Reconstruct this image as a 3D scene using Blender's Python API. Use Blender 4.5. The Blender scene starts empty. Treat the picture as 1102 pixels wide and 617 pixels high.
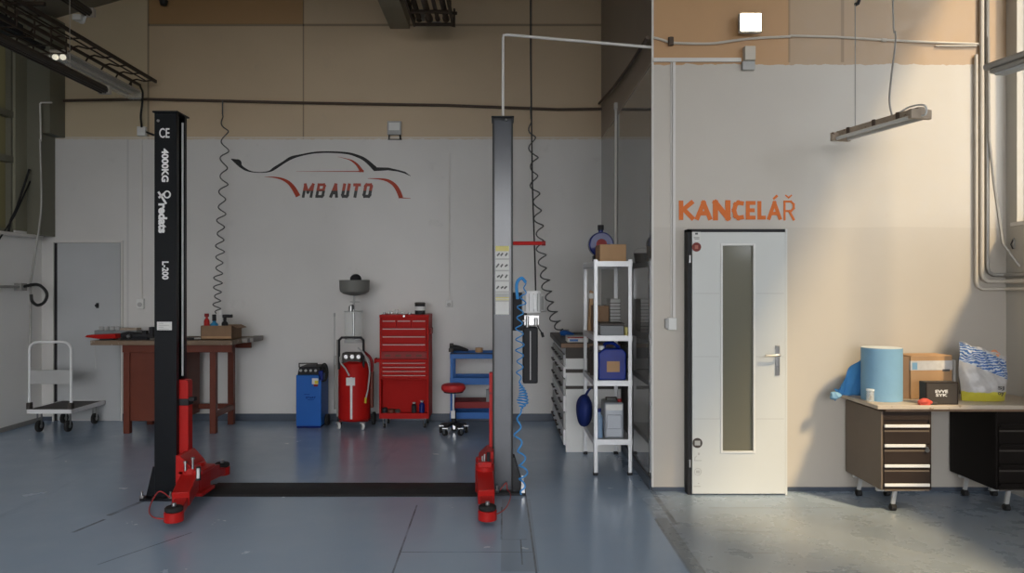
import bpy, bmesh, math, random
from mathutils import Vector, Matrix
random.seed(7)
sc = bpy.context.scene
COL = sc.collection
PI = math.pi
F = 800.0; VX = 543.0; VY = 309.0; CZ = 1.57
DB = 8.72          # back wall
DF = 5.72          # office front wall
XS = 1.135         # office side wall
XR = 3.86          # right wall
XL = -5.43         # left wall

def P(px, py, D):
    """a point of the room seen at that place of the frame, D metres away"""
    return Vector(((px-VX)/F*D, D, CZ+(VY-py)/F*D))
def PX(px, D): return (px-VX)/F*D
def PZ(py, D): return CZ+(VY-py)/F*D

# ------------------------------------------------------------------ materials
def _nt(name):
    m = bpy.data.materials.new(name); m.use_nodes = True
    nt = m.node_tree; b = nt.nodes['Principled BSDF']
    return m, nt, b
def C4(c): return (c[0], c[1], c[2], 1.0)
def srgb(h):
    h = h.lstrip('#'); v = [int(h[i:i+2], 16)/255 for i in (0, 2, 4)]
    return tuple((x/12.92 if x <= .04045 else ((x+.055)/1.055)**2.4) for x in v)

def mat(name, col, rough=.5, metal=0., var=.12, scale=6., bump=0., bscale=60., coat=0., spec=.22, wear=None, wear_amt=0.):
    m, nt, b = _nt(name)
    N, L = nt.nodes, nt.links
    tc = N.new('ShaderNodeTexCoord')
    nz = N.new('ShaderNodeTexNoise'); nz.inputs['Scale'].default_value = scale; nz.inputs['Detail'].default_value = 5
    L.new(tc.outputs['Object'], nz.inputs['Vector'])
    mx = N.new('ShaderNodeMix'); mx.data_type = 'RGBA'
    mx.inputs[6].default_value = C4([c*(1-var) for c in col]); mx.inputs[7].default_value = C4([min(1, c*(1+var)) for c in col])
    L.new(nz.outputs['Fac'], mx.inputs[0]); out = mx.outputs[2]
    if wear:
        n2 = N.new('ShaderNodeTexNoise'); n2.inputs['Scale'].default_value = scale*3.1; n2.inputs['Detail'].default_value = 8
        L.new(tc.outputs['Object'], n2.inputs['Vector'])
        mr = N.new('ShaderNodeMapRange'); mr.inputs[1].default_value = .66-wear_amt; mr.inputs[2].default_value = .74-wear_amt
        L.new(n2.outputs['Fac'], mr.inputs[0])
        m2 = N.new('ShaderNodeMix'); m2.data_type = 'RGBA'
        L.new(mr.outputs[0], m2.inputs[0]); L.new(out, m2.inputs[6]); m2.inputs[7].default_value = C4(wear); out = m2.outputs[2]
    L.new(out, b.inputs['Base Color'])
    b.inputs['Roughness'].default_value = rough; b.inputs['Metallic'].default_value = metal
    b.inputs['Coat Weight'].default_value = coat; b.inputs['Coat Roughness'].default_value = .1
    b.inputs['Specular IOR Level'].default_value = spec
    if bump:
        nb = N.new('ShaderNodeTexNoise'); nb.inputs['Scale'].default_value = bscale; nb.inputs['Detail'].default_value = 4
        L.new(tc.outputs['Object'], nb.inputs['Vector'])
        bp = N.new('ShaderNodeBump'); bp.inputs['Strength'].default_value = bump; bp.inputs['Distance'].default_value = .01
        L.new(nb.outputs['Fac'], bp.inputs['Height']); L.new(bp.outputs[0], b.inputs['Normal'])
    return m

def glow(name, col, strength):
    m, nt, b = _nt(name)
    b.inputs['Base Color'].default_value = C4(col)
    b.inputs['Emission Color'].default_value = C4(col); b.inputs['Emission Strength'].default_value = strength
    return m

def glassy(name, tint, opac=.25, rough=.15):
    """thin pane: part clear, part milky, part mirror"""
    m, nt, b = _nt(name); N, L = nt.nodes, nt.links
    out = N['Material Output']
    tr = N.new('ShaderNodeBsdfTransparent'); tr.inputs[0].default_value = C4(tint)
    b.inputs['Base Color'].default_value = C4(tint); b.inputs['Roughness'].default_value = rough
    mx = N.new('ShaderNodeMixShader'); mx.inputs[0].default_value = opac
    L.new(tr.outputs[0], mx.inputs[1]); L.new(b.outputs[0], mx.inputs[2]); L.new(mx.outputs[0], out.inputs[0])
    return m

class Sh:
    """small node-graph builder for the walls and the floor"""
    def __init__(s, name):
        s.m, s.nt, s.b = _nt(name); s.N, s.L = s.nt.nodes, s.nt.links
        tc = s.N.new('ShaderNodeTexCoord'); s.co = tc.outputs['Object']
        sp = s.N.new('ShaderNodeSeparateXYZ'); s.L.new(s.co, sp.inputs[0])
        s.x, s.y, s.z = sp.outputs[0], sp.outputs[1], sp.outputs[2]
    def _in(s, sock, v):
        if isinstance(v, (int, float)): sock.default_value = v
        elif isinstance(v, tuple): sock.default_value = C4(v)
        else: s.L.new(v, sock)
    def math(s, op, a, b=0., c=0.):
        n = s.N.new('ShaderNodeMath'); n.operation = op
        s._in(n.inputs[0], a); s._in(n.inputs[1], b); s._in(n.inputs[2], c)
        return n.outputs[0]
    def noise(s, scale, detail=4, rough=.5, stretch=None):
        n = s.N.new('ShaderNodeTexNoise'); n.inputs['Scale'].default_value = scale
        n.inputs['Detail'].default_value = detail; n.inputs['Roughness'].default_value = rough
        if stretch:
            mp = s.N.new('ShaderNodeMapping'); mp.inputs['Scale'].default_value = stretch
            s.L.new(s.co, mp.inputs[0]); s.L.new(mp.outputs[0], n.inputs['Vector'])
        else: s.L.new(s.co, n.inputs['Vector'])
        return n.outputs['Fac']
    def ramp(s, v, a, b, lo=0., hi=1.):
        n = s.N.new('ShaderNodeMapRange'); s._in(n.inputs[0], v)
        n.inputs[1].default_value = a; n.inputs[2].default_value = b; n.inputs[3].default_value = lo; n.inputs[4].default_value = hi
        return n.outputs[0]
    def mix(s, f, a, b, mode='MIX'):
        n = s.N.new('ShaderNodeMix'); n.data_type = 'RGBA'; n.blend_type = mode
        s._in(n.inputs[0], f); s._in(n.inputs[6], a); s._in(n.inputs[7], b)
        return n.outputs[2]
    def gt(s, v, t): return s.math('GREATER_THAN', v, t)
    def lt(s, v, t): return s.math('LESS_THAN', v, t)
    def band(s, v, t, w): return s.lt(s.math('ABSOLUTE', s.math('SUBTRACT', v, t)), w)
    def mul(s, *a):
        r = a[0]
        for q in a[1:]: r = s.math('MULTIPLY', r, q)
        return r
    def add(s, a, b): return s.math('ADD', a, b)
    def seg(s, x0, y0, x1, y1, w, u=None, v=None):
        """thin straight line between two points of a plane"""
        u = u or s.x; v = v or s.y
        L_ = math.hypot(x1-x0, y1-y0); dx, dy = (x1-x0)/L_, (y1-y0)/L_
        ax = s.math('SUBTRACT', u, x0); ay = s.math('SUBTRACT', v, y0)
        t = s.add(s.mul(ax, dx), s.mul(ay, dy)); d = s.math('SUBTRACT', s.mul(ax, dy), s.mul(ay, dx))
        return s.mul(s.lt(s.math('ABSOLUTE', d), w), s.gt(t, 0.), s.lt(t, L_))
    def done(s, col, rough, bump=None, bs=.1, coat=0., spec=.5):
        s._in(s.b.inputs['Base Color'], col); s._in(s.b.inputs['Roughness'], rough)
        s.b.inputs['Coat Weight'].default_value = coat; s.b.inputs['Specular IOR Level'].default_value = spec
        if bump is not None:
            bp = s.N.new('ShaderNodeBump'); bp.inputs['Strength'].default_value = bs; bp.inputs['Distance'].default_value = .01
            s.L.new(bump, bp.inputs['Height']); s.L.new(bp.outputs[0], s.b.inputs['Normal'])
        return s.m

WHITE_B = (.60, .60, .60); WHITE_F = (.66, .63, .59)
BROWN = (.40, .315, .235)
def wall_back_mat():
    s = Sh('painted_concrete_back')
    n = s.noise(1.3, 5); nf = s.noise(14, 5)
    white = s.mix(n, (.55, .54, .52), (.64, .625, .60))
    br = s.mix(n, (.46, .355, .235), (.57, .44, .29))
    dark = s.mul(s.gt(s.z, 4.655), s.gt(s.x, -4.18), s.lt(s.x, -2.36))
    br = s.mix(dark, br, (.40, .24, .11))
    br = s.mix(s.mul(s.lt(s.x, -4.18), .8), br, s.mix(n, (.52, .43, .29), (.60, .50, .34)))
    seams = s.mul(s.band(s.z, 4.645, .014), s.gt(s.x, -4.18))
    seams = s.add(seams, s.mul(s.band(s.x, -4.18, .011), s.gt(s.z, 3.3)))
    seams = s.add(seams, s.mul(s.band(s.x, -2.36, .008), s.gt(s.z, 3.3)))
    seams = s.add(seams, s.mul(s.band(s.x, .32, .006), s.gt(s.z, 3.3)))
    br = s.mix(s.math('MINIMUM', s.mul(seams, .6), 1.), br, (.10, .075, .05))
    edge = s.add(3.29, s.mul(nf, .03))
    up = s.math('GREATER_THAN', s.z, edge)
    c = s.mix(up, white, br)
    c = s.mix(s.mul(s.band(s.z, 3.322, .012), .7), c, (.62, .58, .52))
    c = s.mix(s.mul(s.ramp(s.noise(3.2, 8, .65), .62, .72), .16), c, (.30, .28, .26))
    c = s.mix(s.mul(s.band(s.x, -4.42, .012), s.lt(s.z, 3.3), .35), c, (.35, .35, .35))
    return s.done(c, s.ramp(nf, .3, .7, .42, .6), nf, .08)
def wall_front_mat():
    s = Sh('painted_concrete_office')
    n = s.noise(1.1, 5); nf = s.noise(12, 6)
    white = s.mix(n, (.46, .425, .375), (.54, .50, .44))
    low = s.mix(n, (.43, .395, .345), (.50, .46, .405))
    c = s.mix(s.math('LESS_THAN', s.z, s.add(2.01, s.mul(n, .04))), white, low)
    br = s.mix(n, (.40, .235, .11), (.54, .32, .155))
    br = s.mix(s.gt(s.x, 2.19), br, s.mix(n, (.36, .25, .155), (.46, .33, .21)))
    seam = s.mul(s.add(s.band(s.x, 2.19, .008), s.band(s.x, 2.60, .012)), s.gt(s.z, 3.3))
    br = s.mix(s.mul(seam, .5), br, (.18, .12, .07))
    c = s.mix(s.math('GREATER_THAN', s.z, s.add(3.26, s.mul(nf, .045))), c, br)
    sm = s.mul(s.ramp(s.noise(4.2, 9, .7), .62, .72), s.ramp(s.x, 1.9, 2.6), s.lt(s.z, 2.2), s.gt(s.z, 1.))
    c = s.mix(s.mul(sm, .22), c, (.36, .32, .28))
    return s.done(c, s.ramp(nf, .3, .7, .35, .55), nf, .07)
def wall_side_mat():
    s = Sh('grey_gloss_paint')
    n = s.noise(1.6, 4)
    g = s.mix(n, (.20, .195, .185), (.235, .228, .215))
    br = s.mix(n, (.17, .135, .105), (.23, .185, .145))
    up = s.gt(s.z, 3.3)
    c = s.mix(up, g, br)
    c = s.mix(s.mul(s.band(s.z, 3.3, .012), .6), c, (.42, .40, .37))
    r = s.add(s.mul(up, .35), .035)
    return s.done(c, r, None, 0, spec=.9)
def wall_left_mat():
    s = Sh('left_wall_paint')
    n = s.noise(1.5, 5)
    c = s.mix(n, (.80, .79, .77), (.86, .85, .82))
    c = s.mix(s.gt(s.z, 2.2), c, (.26, .25, .18))
    return s.done(c, .5, n, .05)
def wall_right_mat():
    s = Sh('right_wall_paint')
    n = s.noise(1.5, 5)
    c = s.mix(n, (.42, .40, .36), (.50, .48, .43))
    return s.done(c, .55, n, .05)
def floor_mat():
    s = Sh('glossy_grey_floor_paint')
    n = s.noise(.55, 5, .55); n2 = s.noise(3.5, 7, .62); n3 = s.noise(40, 4)
    c = s.mix(n, (.27, .37, .50), (.34, .45, .60))
    c = s.mix(s.mul(n2, .35), c, (.38, .43, .50))
    right = s.ramp(s.x, 1.0, 1.04)
    c = s.mix(s.mul(right, s.ramp(s.add(s.y, s.mul(n2, .5)), 5.2, 5.95, .55, 0.)), c, s.mix(n2, (.20, .195, .165), (.29, .28, .245)))  # beige on the right: warm sunlight and wall reflection put into the floor colour
    # grinding marks and brush streaks left by the painters
    st = s.ramp(s.noise(2.0, 6, .7, (1., .12, 1.)), .62, .70)
    c = s.mix(s.mul(st, .16), c, (.05, .06, .075))
    lines = None
    for a in [(-.60, 3.0, -.63, 5.35, .006), (.19, 2.6, .16, 5.6, .006), (-.02, 4.62, -.02, 5.3, .006), (-.02, 4.62, .14, 4.62, .005), (.10, 4.2, .10, 4.62, .005), (-.62, 4.40, .18, 4.40, .004),
              (1.13, 4.9, 1.135, 5.72, .018), (1.02, 2.5, 1.02, 5.03, .009), (1.10, 2.5, 1.10, 4.9, .006), (1.02, 5.03, 1.10, 5.03, .006),
              (1.45, 5.28, 2.4, 5.28, .006), (1.35, 4.8, 1.8, 4.75, .006), (1.3, 4.4, 1.6, 4.38, .008), (-2.76, 4.75, -2.70, 5.02, .013), (-2.72, 5.1, -2.64, 5.5, .02), (-2.3, 4.2, -2.0, 4.75, .006)]:
        g = s.seg(*a); lines = g if lines is None else s.math('MAXIMUM', lines, g)
    wob = s.ramp(n2, .35, .6, .35, 1.)
    c = s.mix(s.mul(lines, wob, .75), c, (.045, .05, .055))
    strip = s.mul(s.gt(s.x, 1.02), s.lt(s.x, 1.10), s.lt(s.y, 5.03))
    c = s.mix(s.mul(strip, .5), c, (.12, .13, .13))
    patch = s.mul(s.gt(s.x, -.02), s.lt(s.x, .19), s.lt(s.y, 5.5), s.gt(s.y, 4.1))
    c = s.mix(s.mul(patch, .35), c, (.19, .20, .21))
    r = s.add(s.ramp(n2, .3, .75, .13, .30), s.mul(right, .08))
    h = s.add(s.mul(n3, .12), s.mul(n2, .5))
    return s.done(c, r, h, .10, coat=0., spec=.6)

M = dict(
 black=mat('gloss_black_paint', (.006, .007, .009), .30, 0, .2, 5),
 black_matt=mat('matt_black', (.02, .02, .022), .6, 0, .2, 8),
 rubber=mat('black_rubber', (.022, .022, .022), .75, 0, .2, 20, .2),
 steelblue=mat('dark_steel_face', (.034, .040, .052), .22, .0, .25, 2.2, spec=.55, wear=(.035, .04, .05), wear_amt=.03),
 red=mat('red_paint', (.42, .014, .012), .35, 0, .14, 5, wear=(.20, .02, .02), wear_amt=-.02),
 red_deep=mat('deep_red_paint', (.38, .010, .008), .5, 0, .12, 4, spec=.1),
 red_dull=mat('dull_red_paint', (.24, .02, .02), .5, 0, .1, 4),
 red_seat=mat('red_vinyl', (.50, .03, .03), .45, 0, .1, 5),
 blue=mat('blue_paint', (.018, .115, .42), .35, 0, .12, 4),
 blue_cart=mat('blue_cart_paint', (.028, .13, .40), .4, 0, .14, 4),
 blue_hose=mat('blue_nylon_hose', (.05, .27, .62), .35, 0, .2, 8),
 navy=mat('navy_plastic', (.008, .018, .14), .22, 0, .2, 8),
 navy_bag=mat('navy_cloth', (.010, .022, .12), .6, 0, .25, 12, .3, 25),
 chrome=mat('chrome', (.42, .42, .42), .28, 1., .05, 5),
 steel=mat('bare_steel', (.33, .33, .33), .32, 1., .1, 12),
 galv=mat('galvanised_shelf_steel', (.62, .63, .64), .45, .35, .08, 10),
 alu=mat('white_powder_coat', (.72, .72, .72), .35, .0, .05, 6),
 whitep=mat('white_plastic', (.68, .68, .66), .4, 0, .05, 8),
 greyp=mat('grey_plastic', (.40, .40, .39), .45, 0, .08, 8),
 cream=mat('cream_pipe_paint', (.52, .48, .42), .45, 0, .1, 6),
 greypipe=mat('grey_pipe', (.30, .29, .27), .4, .2, .12, 8),
 trunk=mat('white_trunking', (.63, .61, .58), .45, 0, .04, 6),
 doorw=mat('white_door_laminate', (.57, .585, .57), .4, 0, .03, 2),
 doorg=mat('grey_painted_door', (.43, .44, .445), .45, 0, .07, 2),
 base=mat('grey_blue_skirting_paint', (.07, .085, .11), .3, 0, .15, 5),
 brownwood=mat('red_brown_painted_wood', (.13, .034, .02), .42, 0, .2, 5),
 benchtop=mat('worn_bench_top', (.20, .14, .095), .5, 0, .3, 7, .2, 30, wear=(.33, .29, .24), wear_amt=.04),
 benchend=mat('weathered_board', (.27, .25, .23), .6, 0, .2, 9),
 card=mat('corrugated_cardboard', (.42, .26, .14), .75, 0, .1, 10, .15, 50),
 card_dark=mat('brown_cardboard', (.24, .15, .09), .75, 0, .12, 10, .15, 50),
 tape=mat('clear_packing_tape', (.56, .55, .54), .25, 0, .2, 25),
 dbrown=mat('dark_brown_lacquer', (.034, .025, .021), .45, 0, .2, 5, spec=.12),
 sidebrown=mat('grey_brown_cabinet_side', (.15, .118, .09), .4, 0, .14, 4),
 vdark=mat('blackish_brown_lacquer', (.010, .008, .007), .5, 0, .2, 5, spec=.1),
 top_beige=mat('stained_beige_worktop', (.50, .43, .35), .45, 0, .14, 9, wear=(.30, .23, .16), wear_amt=.02),
 edgewood=mat('chipped_wood_edge', (.20, .13, .085), .6, 0, .3, 20),
 paper_blue=mat('blue_paper_roll', (.20, .37, .53), .8, 0, .05, 20, .1, 80),
 paper_sheet=mat('blue_paper_sheet', (.07, .26, .55), .8, 0, .12, 10),
 paper_end=mat('paper_roll_end', (.55, .60, .63), .85, 0, .08, 40),
 orange=mat('orange_sign_paint', (.66, .16, .03), .5, 0, .08, 30),
 logo_black=mat('logo_black_paint', (.02, .02, .02), .5, 0, .1, 10),
 logo_red=mat('logo_red_paint', (.36, .045, .018), .5, 0, .1, 20),
 letter_white=mat('white_lettering', (.75, .75, .75), .4, 0, .05, 20),
 ink=mat('grey_print', (.09, .09, .09), .6, 0, .1, 20),
 yellow=mat('pale_yellow_print', (.60, .54, .20), .5, 0, .08, 20),
 caution=mat('yellow_plastic', (.62, .52, .04), .45, 0, .15, 12),
 ladder=mat('dark_rusty_steel', (.055, .04, .03), .6, .3, .3, 20),
 olive=mat('olive_steel_paint', (.17, .165, .125), .5, 0, .15, 3),
 olive_light=mat('olive_beam_paint', (.25, .22, .16), .6, 0, .15, 3),
 lampbody=mat('grey_lamp_housing', (.42, .38, .33), .45, 0, .12, 8),
 lampdark=mat('dark_lamp_housing', (.045, .036, .028), .5, 0, .2, 8),
 lampold=mat('aged_lamp_batten', (.38, .31, .24), .5, 0, .3, 14, wear=(.14, .09, .06), wear_amt=.05),
 hose_grey=mat('grey_air_hose', (.10, .10, .10), .5, 0, .15, 9),
 cable=mat('black_cable', (.02, .02, .02), .5, 0, .1, 9),
 cable_red=mat('red_cable', (.40, .05, .05), .5, 0, .1, 9),
 brown_cable=mat('dark_brown_pipe', (.085, .06, .045), .55, 0, .2, 9),
 ceiling=mat('roof_underside', (.22, .20, .16), .7, 0, .15, 1.),
 frost=glassy('frosted_grey_glass', (.15, .145, .11), .93, .12),
 winglass=glassy('window_glass', (.93, .95, .96), .12, .05),
 clear=glassy('clear_plastic', (.95, .96, .95), .22, .1),
 smoke=glassy('smoky_plastic', (.30, .30, .27), .70, .25),
 bluejug=mat('blue_jerrycan_plastic', (.006, .022, .20), .22, 0, .35, 9, .1, 12),
 silver=mat('silver_grey_plastic', (.30, .32, .35), .3, .25, .12, 6),
 greytray=mat('grey_plastic_tray', (.20, .21, .22), .45, 0, .1, 6),
 skin_bag=mat('white_crinkled_plastic', (.60, .58, .58), .28, 0, .12, 12, .7, 14),
 peach=mat('peach_food_print', (.70, .32, .17), .4, 0, .2, 20),
 case=mat('charcoal_case', (.060, .052, .046), .55, 0, .1, 20, .1, 120),
 label=mat('white_paper_label', (.62, .62, .60), .6, 0, .05, 20),
 maroon=mat('maroon_sticker', (.16, .03, .025), .5, 0, .15, 40),
 steel_clean=mat('galvanised_plate', (.55, .56, .56), .35, .8, .1, 12),
)
def milky(name, col):
    m, nt, b = _nt(name); tr = nt.nodes.new('ShaderNodeBsdfTranslucent'); tr.inputs[0].default_value = C4(col)
    nt.links.new(tr.outputs[0], nt.nodes['Material Output'].inputs[0]); return m
M['added_skypane'] = milky('milky_added_skylight', (.8, .82, .85))  # diffusing sheet for the added roof skylight
M['oliveglaze'] = milky('dirty_olive_glazing', (.20, .19, .135))
M['lamp_glow'] = glow('floodlight_led', (1., .80, .52), 26.)
M['tube_glow'] = glow('lamp_tube_end', (1., .92, .75), .6)

# ------------------------------------------------------------------ mesh builder
W = {}
class MB:
    def __init__(s): s.bm = bmesh.new(); s.mi = 0
    def _f(s, vs):
        try:
            f = s.bm.faces.new(vs); f.material_index = s.mi; return f
        except ValueError: return None
    def box(s, x0, x1, y0, y1, z0, z1, T=None):
        v = [Vector((x, y, z)) for x in (x0, x1) for y in (y0, y1) for z in (z0, z1)]
        if T is not None: v = [T @ q for q in v]
        v = [s.bm.verts.new(q) for q in v]
        for a in ((0,1,3,2),(4,6,7,5),(0,4,5,1),(2,3,7,6),(0,2,6,4),(1,5,7,3)): s._f([v[i] for i in a])
        return s
    def bar(s, p0, p1, w, h, up=(0, 0, 1), w1=None, h1=None):
        """box section between two points, width w across, height h along up"""
        p0, p1 = Vector(p0), Vector(p1); d = (p1-p0).normalized(); up = Vector(up)
        sd = d.cross(up)
        if sd.length < 1e-5: sd = d.cross(Vector((0, 1, 0)))
        sd.normalize(); u = sd.cross(d).normalized(); w1 = w if w1 is None else w1; h1 = h if h1 is None else h1
        v = []
        for p, a, b in ((p0, w, h), (p1, w1, h1)):
            for i, j in ((-1,-1),(1,-1),(1,1),(-1,1)): v.append(s.bm.verts.new(p+sd*(i*a/2)+u*(j*b/2)))
        for a in ((0,1,2,3),(7,6,5,4),(0,4,5,1),(1,5,6,2),(2,6,7,3),(3,7,4,0)): s._f([v[i] for i in a])
        return s
    def cyl(s, p0, p1, r, r1=None, seg=16):
        return s.tube([p0, p1], r, seg, r1=r1)
    def tube(s, pts, r, seg=8, closed=False, r1=None):
        pts = [Vector(p) for p in pts]; n = len(pts); rings = []
        prev = None
        for i, p in enumerate(pts):
            if closed: d = pts[(i+1) % n]-pts[i-1]
            elif i == 0: d = pts[1]-pts[0]
            elif i == n-1: d = pts[-1]-pts[-2]
            else: d = (pts[i+1]-p).normalized()+(p-pts[i-1]).normalized()
            d.normalize()
            if prev is None:
                a = Vector((0, 0, 1)) if abs(d.z) < .9 else Vector((1, 0, 0))
                u = d.cross(a).normalized()
            else:
                u = prev-d*prev.dot(d)
                if u.length < 1e-6: u = d.cross(Vector((0, 0, 1)))
                u.normalize()
            prev = u; w = d.cross(u)
            rr = r if r1 is None else r+(r1-r)*i/(n-1)
            if isinstance(r, (list, tuple)): rr = r[i]
            rings.append([s.bm.verts.new(p+(u*math.cos(t)+w*math.sin(t))*rr) for t in [2*PI*k/seg for k in range(seg)]])
        m = n if closed else n-1
        for i in range(m):
            a, b = rings[i], rings[(i+1) % n]
            for k in range(seg): s._f([a[k], a[(k+1) % seg], b[(k+1) % seg], b[k]])
        if not closed: s._f(rings[0][::-1]); s._f(rings[-1])
        return s
    def lathe(s, c, prof, seg=24, T=None):
        c = Vector(c); rings = []
        for r, z in prof:
            if r < 1e-5: q = Vector((0, 0, z)); rings.append([s.bm.verts.new(c+(T @ q if T else q))])
            else:
                ring = []
                for k in range(seg):
                    q = Vector((r*math.cos(2*PI*k/seg), r*math.sin(2*PI*k/seg), z))
                    ring.append(s.bm.verts.new(c+(T @ q if T else q)))
                rings.append(ring)
        for a, b in zip(rings, rings[1:]):
            for k in range(seg):
                k2 = (k+1) % seg
                if len(a) == 1 and len(b) == 1: continue
                if len(a) == 1: s._f([a[0], b[k2], b[k]])
                elif len(b) == 1: s._f([a[k], a[k2], b[0]])
                else: s._f([a[k], a[k2], b[k2], b[k]])
        if len(rings[0]) > 1: s._f(rings[0][::-1])
        if len(rings[-1]) > 1: s._f(rings[-1])
        return s
    def prism(s, poly, a0, a1, plane='XZ'):
        def q(u, v, a): return {'XZ': (u, a, v), 'XY': (u, v, a), 'YZ': (a, u, v)}[plane]
        A = [s.bm.verts.new(q(u, v, a0)) for u, v in poly]; B = [s.bm.verts.new(q(u, v, a1)) for u, v in poly]
        s._f(A); s._f(B[::-1]); n = len(poly)
        for i in range(n): s._f([A[i], B[i], B[(i+1) % n], A[(i+1) % n]])
        return s
    def ribbon(s, pts, D, th=.004):
        """tapering stroke on a wall facing the room: pts = (x, z, width)"""
        L = []; R = []
        for i, (x, z, w) in enumerate(pts):
            a = pts[max(i-1, 0)]; b = pts[min(i+1, len(pts)-1)]
            dx, dz = b[0]-a[0], b[1]-a[1]; l = math.hypot(dx, dz) or 1
            L.append((x-dz/l*w/2, z+dx/l*w/2)); R.append((x+dz/l*w/2, z-dx/l*w/2))
        for i in range(len(pts)-1):
            q = [L[i], L[i+1], R[i+1], R[i]]
            s.prism(q, D-th, D, 'XZ')
        return s
    def ball(s, c, r, sc_=(1, 1, 1), seg=16, rg=10):
        return s.lathe(c, [(r*math.sin(PI*i/rg)*1., -r*math.cos(PI*i/rg)*sc_[2]) for i in range(rg+1)], seg, Matrix.Diagonal((sc_[0], sc_[1], 1)))
    def build(s, name, material, parent=None, bev=0., seg=2, ang=35, sub=0, loc=None):
        bmesh.ops.recalc_face_normals(s.bm, faces=s.bm.faces)
        for e in s.bm.edges:
            e.smooth = not (len(e.link_faces) == 2 and e.calc_face_angle(0) > math.radians(ang))
        for f in s.bm.faces: f.smooth = True
        co = [v.co for v in s.bm.verts]
        if parent is not None: org = W[parent.name]
        elif loc is not None: org = Vector(loc)
        else:
            lo = [min(c[i] for c in co) for i in range(3)]; hi = [max(c[i] for c in co) for i in range(3)]
            org = Vector(((lo[0]+hi[0])/2, (lo[1]+hi[1])/2, lo[2]))
        for v in s.bm.verts: v.co -= org
        me = bpy.data.meshes.new(name); s.bm.to_mesh(me); s.bm.free()
        ms = material if isinstance(material, (list, tuple)) else [material]
        for m_ in ms: me.materials.append(M[m_] if isinstance(m_, str) else m_)
        o = bpy.data.objects.new(name, me); COL.objects.link(o)
        if parent is not None: o.parent = parent; W[o.name] = org.copy()
        else: o.location = org; W[o.name] = org.copy()
        if bev:
            b = o.modifiers.new('bevel', 'BEVEL'); b.width = bev; b.segments = seg; b.limit_method = 'ANGLE'; b.angle_limit = math.radians(40)
            b.harden_normals = False
        if sub: b = o.modifiers.new('sub', 'SUBSURF'); b.levels = b.render_levels = sub
        return o

def thing(name, label, cat, loc, group=None):
    o = bpy.data.objects.new(name, None); COL.objects.link(o)
    o.empty_display_size = .1; o.location = loc; W[o.name] = Vector(loc)
    o['label'] = label; o['category'] = cat
    if group: o['group'] = group
    return o
def tag(o, label, cat, group=None):
    o['label'] = label; o['category'] = cat
    if group: o['group'] = group
    return o
def struct(o): o['kind'] = 'structure'; return o
def dup(root, delta, label):
    r = root.copy(); COL.objects.link(r); r.location = root.location+Vector(delta); r['label'] = label
    W[r.name] = Vector(r.location)
    for ch in list(root.children):
        c = ch.copy(); COL.objects.link(c); c.parent = r
        for g in list(ch.children):
            d = g.copy(); COL.objects.link(d); d.parent = c
    return r
def smoothpts(pts, n=8):
    """Catmull-Rom through the points"""
    pts = [Vector(p) for p in pts]; out = []
    q = [pts[0]*2-pts[1]]+pts+[pts[-1]*2-pts[-2]]
    for i in range(1, len(q)-2):
        for k in range(n):
            t = k/n; a, b, c, d = q[i-1], q[i], q[i+1], q[i+2]
            out.append(.5*((2*b)+(c-a)*t+(2*a-5*b+4*c-d)*t*t+(3*b-a-3*c+d)*t**3))
    out.append(pts[-1]); return out
def coil(pts, R, pitches, per=10, lead=.0):
    """helix wound round a path; pitch eases from pitches[0] to pitches[1]"""
    path = smoothpts(pts, 12); L = [0]
    for a, b in zip(path, path[1:]): L.append(L[-1]+(b-a).length)
    tot = L[-1]; out = []; ph = 0; s_ = 0; j = 0
    while s_ < tot:
        while j < len(L)-2 and L[j+1] < s_: j += 1
        t = (s_-L[j])/max(L[j+1]-L[j], 1e-6); p = path[j].lerp(path[j+1], t); d = (path[j+1]-path[j]).normalized()
        u = d.cross(Vector((0, 1, 0))).normalized(); w = d.cross(u)
        e = min(1, (s_-lead)/.15) if s_ > lead else 0; e = min(e, (tot-s_)/.06)
        wob = 1+.18*math.sin(s_*17)+.1*math.sin(s_*41)
        out.append(p+(u*math.cos(ph)+w*math.sin(ph))*R*max(e, 0)*wob)
        f = s_/tot; pi_ = pitches[0]+(pitches[1]-pitches[0])*f
        s_ += pi_/per; ph += 2*PI/per
    return out
_dg = None
def glyphs(mb, text, O, U, V, th=.003, off=.0, shear=0., res=3):
    """lettering fitted into the frame O, O+U (reading direction), O+V (height); stands th proud along U x V"""
    cu = bpy.data.curves.new('t', 'FONT'); cu.body = text; cu.size = 1; cu.offset = off; cu.resolution_u = res
    ob = bpy.data.objects.new('t', cu); COL.objects.link(ob)
    dg = bpy.context.evaluated_depsgraph_get(); dg.update()
    me = bpy.data.meshes.new_from_object(ob.evaluated_get(dg))
    vs = [(v.co.x+shear*v.co.y, v.co.y) for v in me.vertices]; fs = [tuple(p.vertices) for p in me.polygons]
    bpy.data.objects.remove(ob); bpy.data.curves.remove(cu); bpy.data.meshes.remove(me)
    x0 = min(v[0] for v in vs); x1 = max(v[0] for v in vs); y0 = min(v[1] for v in vs); y1 = max(v[1] for v in vs)
    O, U, V = Vector(O), Vector(U), Vector(V); n = U.cross(V).normalized()
    bm = mb.bm; A = [bm.verts.new(O+U*((x-x0)/(x1-x0))+V*((y-y0)/(y1-y0))+n*th) for x, y in vs]
    fl = []
    for f in fs:
        g = mb._f([A[i] for i in f])
        if g: fl.append(g)
    ed = {}
    for f in fl:
        for e in f.edges: ed[e] = ed.get(e, 0)+1
    bnd = [e for e, k in ed.items() if k == 1]
    B = {}
    for e in bnd:
        for v in e.verts:
            if v not in B: B[v] = bm.verts.new(v.co-n*th)
    for e in bnd:
        a, b = e.verts; mb._f([a, b, B[b], B[a]])
    return mb

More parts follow.
